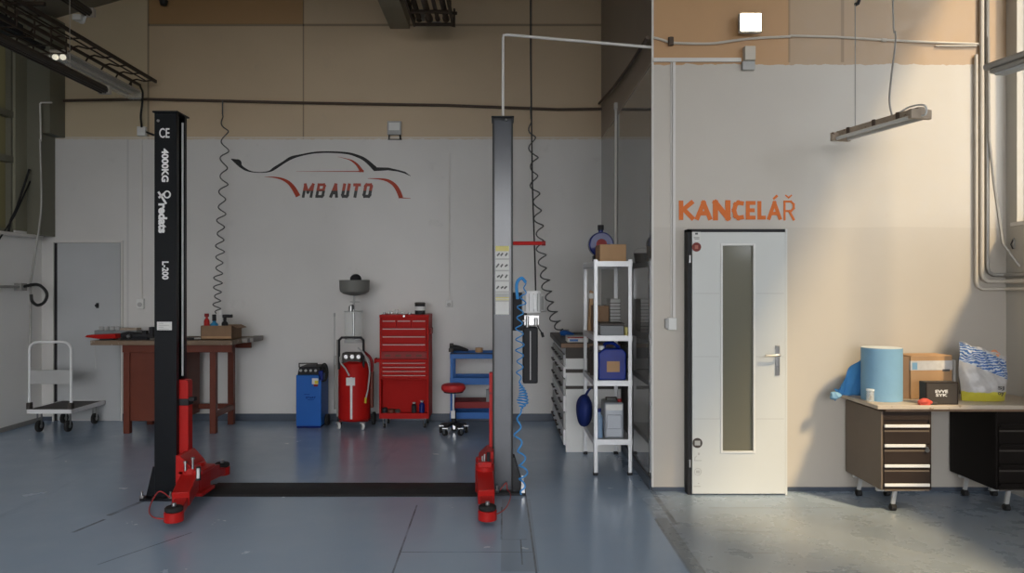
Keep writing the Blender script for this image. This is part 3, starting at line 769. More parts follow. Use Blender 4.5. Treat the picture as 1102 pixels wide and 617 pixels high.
# ================================================================== BACK WALL FITTINGS
def wall_fittings():
    D = DB-.002
    def WP(a, b): return (PX(a, DB), PZ(b, DB))
    # car logo: every stroke a painted layer
    lg = thing('painted_logo', 'painted car silhouette logo with lettering in black and rust red on the back wall', 'logo', (PX(345, DB), DB, PZ(214, DB)))
    def cv(pts, k=4.791, ox=230, oy=130): return [(PX(ox+x/k, DB), PZ(oy+y/k, DB), w/k*DB/F) for x, y, w in pts]
    def sm(pts, n=5):
        v = smoothpts([Vector(p) for p in pts], n); return [tuple(p) for p in v]
    MB().ribbon(sm(cv([(90, 197, 3), (112, 208, 20), (128, 216, 30), (140, 235, 16), (165, 252, 12), (195, 263, 6), (240, 267, 4), (285, 262, 7), (312, 247, 15), (360, 216, 13), (400, 192, 16), (450, 178, 10), (520, 165, 9), (600, 162, 9), (690, 168, 11), (740, 182, 14), (775, 198, 17), (805, 222, 20), (832, 248, 24)])), D, .002).ribbon(cv([(825, 250, 20), (850, 250, 18), (900, 249, 14), (950, 258, 9), (985, 268, 9), (1015, 285, 2)]), D, .002).build('roofline_stroke', 'logo_black', lg)
    MB().ribbon(cv([(425, 262, 1), (600, 262, 3), (740, 262, 5), (774, 260, 12)]), D, .002).ribbon(sm(cv([(640, 186, 1), (690, 198, 4), (715, 208, 9), (738, 226, 13), (752, 244, 16), (764, 262, 20)])), D-.0005, .002).build('window_stroke', 'logo_red', lg)
    MB().ribbon(sm(cv([(262, 290, 1), (310, 292, 6), (350, 300, 11), (385, 318, 17), (410, 345, 22), (428, 375, 24), (436, 390, 24)])), D, .002).build('front_fender_stroke', 'logo_red', lg)
    MB().ribbon(sm(cv([(795, 298, 2), (850, 300, 7), (895, 308, 14), (930, 330, 19), (952, 362, 22), (966, 398, 22)])), D, .002).ribbon(cv([(955, 397, 6), (1015, 401, 2)]), D, .002).build('rear_fender_stroke', 'logo_red', lg)
    # two-tone letters
    s = Sh('two_tone_letter_paint'); nz = s.noise(30)
    tc = s.add(s.z, s.mul(nz, .0)); geo = s.N.new('ShaderNodeNewGeometry'); sp = s.N.new('ShaderNodeSeparateXYZ'); s.L.new(geo.outputs['Position'], sp.inputs[0])
    two = s.done(s.mix(s.gt(sp.outputs[2], PZ(205.4, DB)), (.02, .02, .02), (.36, .045, .018)), .5)
    for ch, a, b in (('M', 325, 338.5), ('B', 339.5, 351), ('A', 354.5, 366), ('U', 367, 377.5), ('T', 378, 388.5), ('O', 390, 401.5)):
        x0, z0 = WP(a, 213); x1, z1 = WP(b, 197.5); m = MB()
        stroke_letter(m, ch, x0, x1, z0, z1, D, .031 if ch in 'MB' else .035, .18); m.build('letter', two, lg)
    # pipe along the wall
    tag(MB().tube([(XL+.25, D-.03, PZ(109, D)), (PX(160, D), D-.03, PZ(107.5, D)), (PX(330, D), D-.03, PZ(111.5, D)), (PX(480, D), D-.03, PZ(114, D)), (PX(600, D), D-.03, PZ(118.5, D)), (PX(650, D)-.03, D-.03, PZ(118, D))], .016, 10).build('wall_pipe', 'brown_cable'),
        'long dark brown pipe running along the upper back wall', 'pipe')
    tag(MB().tube([(XS-.03, DB-.03, PZ(112, DB)), (XS-.03, 7.6, 3.6), (XS-.03, 6.6, 3.53), (XS-.03, 5.75, 3.50)], .014, 8).build('wall_pipe', 'brown_cable'),
        'dark brown pipe running along the grey side wall above the paint line', 'pipe')
    tag(MB().tube([P(56, 110.5, 8.38), P(44, 110.5, 8.38), P(43, 112, 8.38), P(44, 152, 8.38)], .009, 8).build('pillar_conduit', 'trunk'), 'thin pale conduit running down the olive corner pillar', 'conduit')
    # pale flood box on the wall
    t = thing('wall_floodlight', 'small square pale grey floodlight switched off above the car logo', 'floodlight', (PX(425, DB), DB, PZ(145, DB)))
    x0, z1 = WP(417.5, 131.5); x1, z0 = WP(432.5, 146)
    MB().box(x0, x1, D-.06, D-.02, z0, z1).build('housing', 'greyp', t, .006); MB().box(x0+.02, x1-.02, D-.064, D-.06, z0+.05, z1-.02).build('lens', 'whitep', t)
    MB().box(x0+.03, x1-.03, D-.066, D-.06, z0+.01, z0+.035).build('junction_cover', 'greyp', t)
    m = MB(); m.tube([(x0+.02, D-.02, z0+.02), (x0+.02, D-.05, z0-.05)], .008).tube([(x1-.02, D-.02, z0+.02), (x1-.01, D-.05, z0-.05)], .010); m.tube([(x0+.0, D, z0-.045), (x1, D, z0-.045)], .006); m.build('bracket', 'black_matt', t)
    # trunkings with boxes
    def trunk(px, a, b, nm, lab, w=.018, box=None):
        t = thing(nm, lab, 'socket' if box else 'trunking', (PX(px, DB), DB, PZ(b, DB)))
        MB().box(PX(px, DB)-w/2, PX(px, DB)+w/2, D-.018, D+.002, PZ(b, DB), PZ(a, DB)).build('cable_trunking', 'trunk', t)
        if box:
            bw, bh = box; z = PZ(b, DB)
            s = MB().box(PX(px, DB)-bw/2, PX(px, DB)+bw/2, D-.045, D+.002, z-bh/2, z+bh/2).build('socket_box', 'whitep', t, .005)
            MB().cyl((PX(px, DB), D-.05, z-.01), (PX(px, DB), D-.044, z-.01), min(bw, bh)*.32, seg=20).build('socket_face', 'greyp', s)
        return t
    trunk(152.5, 150, 327, 'wall_socket', 'white socket beside the grey back door at the end of a tall trunking', .022, (.085, .12))
    trunk(483.5, 166, 327, 'wall_socket', 'small white socket above the blue tool cart at the end of a thin trunking', .010, (.07, .08))
    t = thing('junction_box', 'small pale junction box high on the back wall beside the black lift column', 'box', (PX(153.5, DB), DB, PZ(147, DB)))
    MB().box(PX(149.5, DB), PX(158.5, DB), D-.05, D, PZ(147, DB), PZ(137, DB)).build('box_body', 'whitep', t, .005)
    m = MB(); m.tube([(PX(158, DB), D-.02, PZ(142.5, DB)), (PX(163, DB), D-.03, PZ(144.5, DB)), (PX(167, DB), D-.03, PZ(146, DB))], .012); m.build('cable_gland', 'black_matt', t)
    t = thing('control_box', 'pale grey control box on the back wall beside the hydraulic motor', 'box', (PX(581, DB), DB, PZ(335, DB)))
    MB().box(PX(573, DB), PX(586.5, DB), D-.09, D, PZ(335.5, DB), PZ(317, DB)).build('box_body', 'whitep', t, .008)
    MB().box(PX(575, DB), PX(584.5, DB), D-.096, D-.09, PZ(333.5, DB), PZ(319, DB)).build('box_lid', 'greyp', t, .003)
    # white conduit on the grey side wall
    x, y = XS-.012, 7.5
    tag(MB().tube([(x, y, PZ(115, y)), (x, y, PZ(300, y))], .012, 8).box(XS-.03, XS, y-.03, y+.03, PZ(117, y), PZ(111, y)).build('side_wall_conduit', 'trunk'), 'thin white vertical conduit on the dark grey side wall behind the shelf', 'conduit')
    # grey hose pipe and black loop by the left wall
    xw = XL+.05; y1 = 8.28
    t = thing('hose_outlet', 'grey pipe on the left wall ending in a hanging black hose loop', 'hose', (xw, y1, PZ(318, y1)))
    MB().tube([(xw, 5.4, PZ(308.7, y1)), (xw, y1, PZ(308.7, y1))], .016, 10).box(xw-.05, xw+.03, y1-.05, y1+.05, PZ(313, y1), PZ(305, y1)).build('pipe', 'greypipe', t)
    c = P(42.5, 318, y1); c.y = y1
    MB().tube(smoothpts([(xw, y1, PZ(309, y1)), P(36, 306.5, y1), P(43, 307.5, y1), P(49, 313, y1), P(50.5, 319, y1), P(47, 326, y1), P(40, 328.5, y1), P(34.5, 324, y1), P(33.5, 317, y1)], 6), .017, 8).build('hose_loop', 'cable', t)
    tag(MB().tube(smoothpts([P(43, 150, 8.36), P(44.5, 215, 8.38), P(42, 245, 8.38), P(36, 285, 8.4), P(33, 304, 8.42)], 6)+[P(32, 420, 8.42)], .011, 8).build('corner_cable', 'greypipe'), 'grey cable hanging down the left back corner behind the trolley', 'cable')
    tag(MB().tube([(XL+.03, 8.5, PZ(190, 8.5)), (XL+.06, 8.15, PZ(232, 8.15)), (XL+.10, 7.8, PZ(262, 7.8))], .009, 6).tube(smoothpts([(XL+.06, 8.4, 2.9), (XL+.05, 8.2, 2.45), (XL+.05, 8.1, 2.3), (XL+.09, 8.0, 2.14)], 6), .012, 6).build('window_rod', 'black_matt'), 'thin dark diagonal rod at the dull left window', 'rod')
    # coiled hoses on the back wall
    m = MB(); m.tube([P(239.5, 108, 8.6), P(239.5, 123, 8.55)], .008, 6)
    m.tube(coil([P(239.5, 122, 8.55), P(242, 150, 8.54), P(240, 200, 8.54), P(237, 260, 8.52), P(235, 300, 8.5), P(233, 338, 8.45)], .042, (.235, .085), 12, .02), .007, 6)
    tag(m.build('coiled_air_hose', 'hose_grey'), 'thin grey coiled air hose hanging over the brown workbench', 'hose')
    m = MB(); m.tube([P(571, 115, 8.6), P(571.5, 128, 8.5)], .009, 6)
    m.tube(coil([P(571.5, 127, 8.5), P(573, 150, 8.45), P(575, 190, 8.4), P(579, 235, 8.35), P(583, 280, 8.3), P(589, 315, 8.2), P(597, 342, 8.1), P(604, 360, 8.0)], .045, (.25, .10), 12, .02), .008, 6)
    o = m.build('coiled_air_hose', 'hose_grey'); tag(o, 'grey coiled air hose hanging behind the grey lift column towards the white cabinets', 'hose')
wall_fittings()

# ================================================================== OVERHEAD: cable ladders, trays, lamps
def overhead():
    # wire ladder along the left, ending near the back wall
    ye = 8.55; x1, z1 = PX(168, ye), PZ(88, ye); x0 = PX(151, ye); z0 = PZ(92, ye)
    t = thing('cable_ladder', 'dark open wire cable ladder hanging along the upper left towards the back wall', 'cable ladder', ((x0+x1)/2, 6.5, z0))
    m = MB(); y0 = 4.6
    m.bar((x1, y0, z1), (x1, ye, z1), .022, .034).bar((x0, y0, z0), (x0, ye, z0), .020, .028).bar((x0-.02, y0, z0-.06), (x0-.02, ye-.15, z0-.06), .012, .016).bar((x0+.09, y0, z1-.005), (x0+.09, ye-.05, z1-.005), .01, .012)
    m.build('side_rail', 'ladder', t)
    m = MB(); n = 14
    for i in range(n):
        y = y0+(ye-.2-y0)*i/(n-1)
        MB().tube([(x0-.02, y-.02, z0-.06), (x0, y, z0), (x0+.05, y+.02, z0+.02), ((x0+x1)/2, y+.10, (z0+z1)/2), (x1, y+.14, z1)], .009, 6).build('wire_rung', 'ladder', t)
    m = MB()
    for y in (6.4, 5.4): MB().cyl((x1-.04, y, z0+.12), (x1-.04, y, 5.05), .006).bar((x0-.12, y, z0+.12), (x1+.05, y, z0+.12), .03, .03).cyl((x0-.10, y, z0-.22), (x0-.10, y, z0+.12), .008).build('hanger', 'ladder', t)
    ye = 6.75; xa, xb, zb = -4.28, -3.98, PZ(52, 6.6)
    t = thing('cable_tray', 'dark mesh cable tray hanging at the upper left corner under the ladder', 'cable tray', ((xa+xb)/2, 5.8, zb))
    m = MB()
    for x in (xa, xb):
        for dz in (0, .07, .14): m.bar((x, 4.6, zb+dz), (x, ye, zb+dz), .014, .014)
    m.bar(((xa+xb)/2, 4.6, zb), ((xa+xb)/2, ye, zb), .014, .014); m.build('side_rail', 'ladder', t)
    m = MB()
    for i in range(10):
        y = 4.7+i*(ye-4.7)/9; MB().tube([(xa, y, zb+.15), (xa, y, zb), (xb, y, zb), (xb, y, zb+.15)], .008, 6).build('wire_rung', 'ladder', t)
    MB().box(xa+.05, xb-.05, 4.9, 5.3, zb+.01, zb+.12).box(xa+.06, xb-.1, 5.8, 6.3, zb+.01, zb+.10).tube([(xa+.1, 4.6, zb+.04), (xa+.12, 6.7, zb+.04)], .025).build('cable_bundle', 'black_matt', t)
    MB().cyl((xa, 6.5, zb+.14), (xa, 6.5, 4.96), .007).build('hanger', 'ladder', t)
    x = PX(152.5, 8.55)
    tag(MB().tube(smoothpts([P(151, 93, 8.5), P(153.5, 100, 8.58), P(153, 112, 8.6), P(151.5, 125, 8.62), P(152.5, 137, 8.67)], 6), .012, 8).build('drop_cable', 'cable'), 'short dark cable dropping from the wire ladder to the junction box', 'cable')
    # tray with tubes at top centre
    ye = 8.2; xa, xb, zb = PX(446, ye), PX(487, ye), PZ(27, ye)
    t = thing('cable_tray', 'steel tray full of brown pipes hanging at the top centre of the hall', 'cable tray', ((xa+xb)/2, 6.5, zb))
    m = MB()
    for x in (xa, xb): m.bar((x, 5.0, zb+.03), (x, ye, zb+.03), .02, .10)
    for i in range(9): m.bar((xa, ye-.02-i*.38, zb), (xb, ye-.02-i*.38, zb), .03, .03)
    m.bar((xa-.03, ye, zb+.16), (xb+.05, ye, zb+.13), .02, .03); m.bar((xb+.02, ye, zb-.02), (xb+.02, ye, zb+.18), .02, .02)
    m.build('side_rail', 'ladder', t)
    for fx, r, mt in ((.14, .028, 'ladder'), (.40, .034, 'brown_cable'), (.62, .022, 'brown_cable'), (.84, .030, 'brown_cable')):
        x = xa+(xb-xa)*fx; MB().cyl((x, 5.0, zb+.05), (x, ye-.05, zb+.05), r).cyl((x, ye-.09, zb+.05), (x, ye-.04, zb+.05), r*1.25).build('pipe', mt, t)
    MB().box(xa+.03, xa+.12, ye-.10, ye-.02, zb+.03, zb+.14).build('end_clip', 'steel', t, .004)
    MB().box(xa+.2, xb-.12, ye-.03, ye, zb-.01, zb+.03).build('end_clip', 'steel', t, .004)
    for y in (5.6, 7.9):
        for x in (xa, xb): MB().cyl((x, y, zb), (x, y, 5.78), .007).build('hanger', 'ladder', t)
    # linear lamps on the left
    def batten(name, label, x, z, y0, y1, mb_, mt2, grp=None):
        t = thing(name, label, 'lamp', (x, (y0+y1)/2, z-.05), grp)
        MB().prism([(x-.05, z-.01), (x-.035, z+.025), (x+.035, z+.025), (x+.05, z-.01), (x+.04, z-.035), (x-.04, z-.035)], y0, y1, 'XZ').build('housing', mb_, t, .004)
        MB().box(x-.056, x+.056, y1-.05, y1+.004, z-.045, z+.035).build('end_cap', mt2, t, .004)
        MB().box(x-.056, x+.056, y0-.004, y0+.03, z-.045, z+.035).build('end_cap', mt2, t, .004)
        for dx in (-.02, .02): MB().cyl((x+dx, y0+.03, z-.038), (x+dx, y1-.05, z-.038), .010).build('tube', mb_, t)
        for y in (y0+.25, y1-.6): MB().cyl((x, y, z), (x, y, 4.68+(x+5.43)*.274+.03), .003, seg=6).build('hanger', 'lampbody', t)
        return t
    batten('linear_lamp', 'long dark linear lamp with white end cap, lowest of the left wall lamps', -3.86, PZ(97, 7.2), 5.2, 7.2, 'lampdark', 'lampbody')
    # clear trough lamp with two lit tube ends
    x, z, y0, y1 = -4.17, PZ(103, 8.4), 6.9, 8.4
    t = thing('linear_lamp', 'pale translucent linear lamp with faintly glowing tube ends under the wire ladder', 'lamp', (x, 7.6, z-.06))
    MB().prism([(x-.08, z+.03), (x+.08, z+.03), (x+.065, z-.05), (x-.065, z-.05)], y0, y1, 'XZ').build('diffuser', 'clear', t, .01)
    MB().box(x-.07, x+.07, y0+.02, y1-.02, z+.03, z+.05).build('housing', 'lampbody', t, .005)
    for dx in (-.035, .035):
        tb = MB().cyl((x+dx, y0+.1, z-.01), (x+dx, y1-.1, z-.01), .013).build('tube', 'lampbody', t)
        MB().ball((x+dx, y0+.06, z-.01), .028).build('tube_end', 'tube_glow', tb)
    MB().bar((x-.02, y1-.06, z+.05), (x-.02, y1-.06, z+.16), .01, .02).bar((x-.02, y0+.2, z+.05), (x-.02, y0+.2, z+.18), .01, .02).build('hanger', 'ladder', t)
    x, z = PX(97, 7.3), PZ(14, 7.3)
    t = batten('linear_lamp', 'dark linear lamp with pale end fitting, highest of the left wall lamps', x, z, 5.4, 7.3, 'lampdark', 'lampbody')
    MB().tube(smoothpts([(x-.02, 7.25, z-.05), (x-.06, 7.28, z-.10), (x-.12, 7.3, z-.07), (x-.14, 7.28, z-.02)], 5), .014, 8).box(x-.13, x-.05, 7.22, 7.30, z-.09, z-.04).build('end_bracket', 'whitep', t)
    # small hook lamp shade on the brown panel
    tag(MB().lathe(P(176, 1, 8.64), [(0, -.06), (.035, -.05), (.05, 0), (.02, .05), (0, .06)], 14).tube([P(176, -1, 8.64), P(176, -10, 8.68)], .01).build('pipe_stub', 'cable'), 'small dark pipe stub on the brown panel at the very top', 'pipe')
overhead()

# ================================================================== OFFICE WALL FITTINGS
def office_fittings():
    D = DF-.002
    x, z = PX(808, 5.62), PZ(24, 5.62)
    t = thing('floodlight', 'lit square floodlight above the office door', 'floodlight', (x, DF, z-.08))
    MB().box(x-.085, x+.085, DF-.10, DF-.06, z-.075, z+.075).build('housing', 'greyp', t, .008)
    MB().box(x-.075, x+.075, DF-.105, DF-.099, z-.065, z+.065).build('led_panel', 'lamp_glow', t)
    MB().box(x-.02, x+.02, DF-.06, DF, z-.02, z+.02).build('bracket', 'steel', t)
    t = thing('junction_box', 'cream junction box on the paint line below the lit floodlight', 'box', (PX(804.5, DF), DF, PZ(76, DF)))
    MB().box(PX(799, DF), PX(810.5, DF), D-.06, D, PZ(67, DF), PZ(52, DF)).build('box_body', 'cream', t, .005)
    MB().box(PX(797.5, DF), PX(811, DF), D-.035, D, PZ(76.5, DF), PZ(67, DF)).build('box_foot', 'greyp', t, .004)
    tag(MB().box(PX(702.5, DF), PX(797, DF), D-.02, D, PZ(67.2, DF), PZ(63, DF)).build('cable_trunking', 'trunk', bev=.002), 'white horizontal trunking along the paint line of the office wall', 'trunking')
    t = thing('light_switch', 'white switch beside the office door below a tall vertical trunking', 'switch', (PX(724, DF), DF, PZ(355, DF)))
    MB().box(PX(723.5, DF), PX(726.5, DF), D-.016, D, PZ(345, DF), PZ(67.2, DF)).box(PX(721.6, DF), PX(722.6, DF), D-.008, D, PZ(345, DF), PZ(67.2, DF)).build('cable_trunking', 'trunk', t)
    s = MB().box(PX(717.5, DF), PX(727, DF), D-.04, D, PZ(355, DF), PZ(342, DF)).build('switch_box', 'whitep', t, .004)
    MB().box(PX(715, DF), PX(718.5, DF), D-.045, D, PZ(353, DF), PZ(343, DF)).build('switch_rocker', 'greyp', s, .002)
    pts = [P(703, 41, DF), P(712, 43.5, DF), P(722, 46.5, DF), P(740, 47.5, DF), P(765, 47.5, DF), P(785, 45, DF), P(810, 42, DF), P(850, 40, DF)]
    m = MB(); m.tube([(p.x, DF-.014, p.z) for p in smoothpts(pts, 5)], .010, 8)
    tag(m.build('sagging_cable', 'cream'), 'sagging cream cable passing just below the lit floodlight', 'cable')
    tag(MB().lathe((PX(721, DF), DF-.03, PZ(46, DF)), [(0, -.03), (.022, -.03), (.022, .03), (0, .03)], 12).build('cable_clamp', 'brown_cable'), 'small dark cable clamp on the brown wall near the office corner', 'clamp')
    pts = [P(850, 39, DF), P(900, 40.5, DF), P(948, 43.5, DF), P(1010, 46.5, DF), P(1056, 48, DF)]
    m = MB(); m.tube([(p.x, DF-.013, p.z) for p in pts], .009, 8); m.tube([(PX(948, DF), DF-.013, PZ(43.6, DF)), (PX(953, DF), DF-.013, PZ(44, DF))], .015, 8); m.tube([(PX(1006, DF), DF-.012, PZ(50, DF)), (PX(1050, DF), DF-.012, PZ(50, DF))], .007, 6)
    tag(m.build('wall_conduit', 'cream'), 'thin straight conduit along the upper office wall right of the floodlight', 'conduit')
    # office lettering, cut by hand
    t = thing('office_lettering', 'orange hand-cut lettering KANCELÁŘ above the office door', 'lettering', (PX(793, DF), DF, PZ(237, DF)))
    for ch, a, b, y0, y1, w in (('K', 730.5, 747, 237, 216, .034), ('A', 748, 766, 237, 216, .034), ('N', 767, 786, 237.5, 215.5, .040), ('C', 787.5, 800.5, 237, 216, .033), ('E', 802.5, 813, 236.5, 216.5, .030), ('L', 815, 824, 236.5, 216.5, .030), ('Á', 825.5, 841, 236.8, 216.5, .027), ('Ř', 843, 855, 237.5, 216, .016)):
        m = MB(); x0, x1, z0, z1 = PX(a, DF), PX(b, DF), PZ(y0, DF), PZ(y1, DF)
        stroke_letter(m, {'Á': 'A', 'Ř': 'R'}.get(ch, ch), x0, x1, z0, z1, D, w)
        if ch == 'Á': m.ribbon([(PX(832, DF), PZ(214.5, DF), .016), (PX(836.5, DF), PZ(210.5, DF), .020)], D, .002)
        if ch == 'Ř': m.ribbon([(PX(845, DF), PZ(210, DF), .010), (PX(848.5, DF), PZ(213, DF), .016), (PX(852, DF), PZ(210, DF), .010)], D, .002)
        m.build('letter', 'orange', t)
    # pipes in the right-hand corner, turning along the right wall
    for px, zc, r, y1_, mt, lab in ((1048.5, 311, .013, 3.4, 'cream', 'cream pipe nearest the lamp, bending lowest into the right corner'), (1054.5, 303, .017, 3.2, 'cream', 'cream middle pipe bending into the right corner'), (1060.5, 296, .015, 3.0, 'greypipe', 'grey pipe closest to the corner, bending highest along the right wall')):
        x = PX(px, DF); z = PZ(zc, DF); y = DF-.022
        top = 6.2 if px > 1050 else PZ(60, DF)
        m = MB(); pts = [(x, y, top), (x, y, z+.06), (x+.012, y, z+.02), (x+.045, y, z), (XR-.06, y, z), (XR-.035, y-.015, z), (XR-.025, y-.05, z), (XR-.025, y1_, z)]
        m.tube(pts, r, 10); tag(m.build('corner_pipe', mt), lab, 'pipe', None)
    tag(MB().tube([P(1063.5, 40, 5.68), P(1064.5, 150, 5.68), P(1070, 200, 5.66), P(1079, 262, 5.60), (XR-.015, 5.55, 1.72)], .010, 8).build('hanging_cable', 'greypipe'), 'grey cable slanting down to the window corner on the right', 'cable')
    tag(MB().box(PX(1057.5, DF), PX(1060.5, DF), DF-.02, DF, PZ(68, DF), 6.3).build('wall_rail', 'black_matt'), 'dark vertical rail at the upper right end of the office wall', 'rail')
    t = thing('window_catch', 'small dark window catch under the right window sill', 'catch', (XR-.02, 5.5, PZ(272, 5.5)))
    MB().box(XR-.012, XR, 5.62, 5.64, PZ(268, 5.6), PZ(256, 5.6)).build('catch_body', 'greypipe', t, .004); MB().tube([(XR-.02, 5.615, PZ(258, 5.6)), (XR-.035, 5.615, PZ(263, 5.6)), (XR-.02, 5.615, PZ(268, 5.6))], .005).build('catch_loop', 'black_matt', t)
    # hanging old tube lamp
    a, b = P(903, 145, 5.35), P(992, 119, 4.60); d = (b-a).normalized(); up = Vector((0, 0, 1)); sd = d.cross(up).normalized()
    t = thing('tube_lamp', 'old bare tube lamp hanging on wires in front of the office wall', 'lamp', (a+b)/2)
    MB().bar(a, b, .05, .045).build('batten', 'lampold', t, .004)
    for s_ in (-1, 1):
        MB().cyl(a+sd*s_*.045-up*.035+d*.04, b+sd*s_*.045-up*.035-d*.04, .013).build('tube', 'whitep', t)
    for e, k_ in ((a, 1), (b, -1)):
        MB().bar(e-up*.02, e+d*k_*.03-up*.02, .15, .06).build('end_socket', 'lampold', t, .004)
    for f in (.17, .5, .78): p = a.lerp(b, f)+sd*.028; MB().bar(p-d*.012, p+d*.012, .012, .05).build('clip', 'brown_cable', t)
    m = MB(); p = b+up*.02-d*.05
    m.tube(smoothpts([b-d*.22+up*.02, b-d*.1+up*.045, b+up*.035, b+d*.035+up*.01, b+d*.03-up*.03, b-d*.02-up*.03], 6), .006, 6); m.build('lamp_cable', 'whitep', t)
    p = a.lerp(b, .22); q = Vector((p.x, p.y, 6.45))
    m = MB(); m.tube([p, q], .0035, 6); p2 = a.lerp(b, .68); m.tube(smoothpts([p2+up*.01, p2+Vector((-.02, 0, .12)), p2+Vector((-.005, 0, .30)), p2+Vector((.02, 0, .55)), p2+Vector((.0, 0, .9)), Vector((p2.x, p2.y, 6.45))], 6), .006, 6)
    m.build('suspension_wire', 'greypipe', t)
    MB().tube([q+Vector((0, 0, -2.91)), q+Vector((.02, 0, -2.90)), q+Vector((.03, 0, -2.87)), q+Vector((.01, 0, -2.84))], .013, 8).build('hook', 'black_matt', t)
    # covered lamp at the right edge
    a = P(1066, 78, 3.6); b = a+Vector((.24, -1.2, 0)); d = (b-a).normalized(); sd = d.cross(up).normalized()
    t = thing('linear_lamp', 'grey covered linear lamp hanging at the right edge near the window', 'lamp', (a+b)/2)
    m = MB(); m.bar(a+up*.02, b+up*.02, .10, .03); m.bar(a+d*.03-up*.008, b-d*.03-up*.008, .085, .025); m.build('housing', 'lampbody', t, .012, 3)
    MB().bar(a+d*.05-up*.024, b-d*.05-up*.024, .065, .016).build('diffuser', 'whitep', t, .008)
    m = MB()
    for f in (.2, .8): p = a.lerp(b, f); m.tube([p+up*.03, Vector((p.x, p.y, 6.3))], .004, 6)
    m.build('suspension_wire', 'greypipe', t)
office_fittings()

M['handle_pink'] = mat('worn_aluminium_strip', (.50, .36, .34), .45, 0, .2, 15)

# ================================================================== FURNITURE AND TOOLS
def caster(m_fork, m_wheel, x, y, r=.05, top=.0, yaw=0., w=.026):
    """swivel caster: fork into one mesh, wheel into another"""
    R = Matrix.Rotation(yaw, 3, 'Z'); c = Vector((x, y, r))
    off = R @ Vector((0, .0, 0)); ax = R @ Vector((1, 0, 0))
    m_wheel.tube([c-ax*w/2, c+ax*w/2], r, 20); m_fork.tube([c-ax*(w/2+.006), c+ax*(w/2+.006)], r*.35, 12)
    for s_ in (-1, 1): m_fork.bar(c+ax*s_*(w/2+.006), c+ax*s_*(w/2+.006)+Vector((0, 0, top-r)), .026, .004, ax)
    m_fork.box(x-.028, x+.028, y-.028, y+.028, top-.006, top)

def trolley():
    x0, x1, y0, y1, zt = PX(27.5, 8.0), PX(78, 8.0), 8.0, 8.66, .25
    t = thing('platform_trolley', 'white and grey platform trolley with folding handle in the left back corner', 'trolley', ((x0+x1)/2, (y0+y1)/2, 0))
    MB().box(x0+.01, x1-.01, y0+.01, y1-.01, zt-.02, zt-.004).build('deck', 'case', t, .004)
    m = MB(); m.box(x0, x1, y0, y0+.02, zt-.045, zt).box(x0, x1, y1-.02, y1, zt-.045, zt).box(x0, x0+.02, y0, y1, zt-.045, zt).box(x1-.02, x1, y0, y1, zt-.045, zt)
    m.build('deck_frame', 'alu', t, .004)
    hz = .985; xa, xb = x0+.02, x1-.035; y = y0+.035
    pts = [(xa, y, zt)]+[(xa, y, hz-.10)]
    for k in range(1, 7): a = PI/2*k/6; pts.append((xa+.09-.09*math.cos(a), y, hz-.10+.09*math.sin(a)))
    for k in range(0, 7): a = PI/2*k/6; pts.append((xb-.09+.09*math.sin(a), y, hz-.10+.09*math.cos(a)))
    pts.append((xb, y, zt))
    h = MB().tube(pts, .014, 12).build('handle', 'alu', t)
    MB().box(xa, xb, y-.006, y+.006, PZ(413.5, 8.03), PZ(398.5, 8.03)).build('handle_panel', 'greyp', h)
    for x in (xa, xb): MB().box(x-.02, x+.02, y-.03, y+.03, zt-.01, zt+.07).build('handle_bracket', 'case', t, .006)
    for x, yy in ((PX(42.5, 8.06), 8.06), (PX(73.5, 8.06), 8.06), (x0+.09, 8.55), (PX(102, 8.52), 8.52)):
        f, w = MB(), MB(); caster(f, w, x, yy, .062, zt-.045, 0, .034)
        wo = w.build('wheel', 'rubber', t, .006); f.build('wheel_fork', 'steel', wo)
trolley()

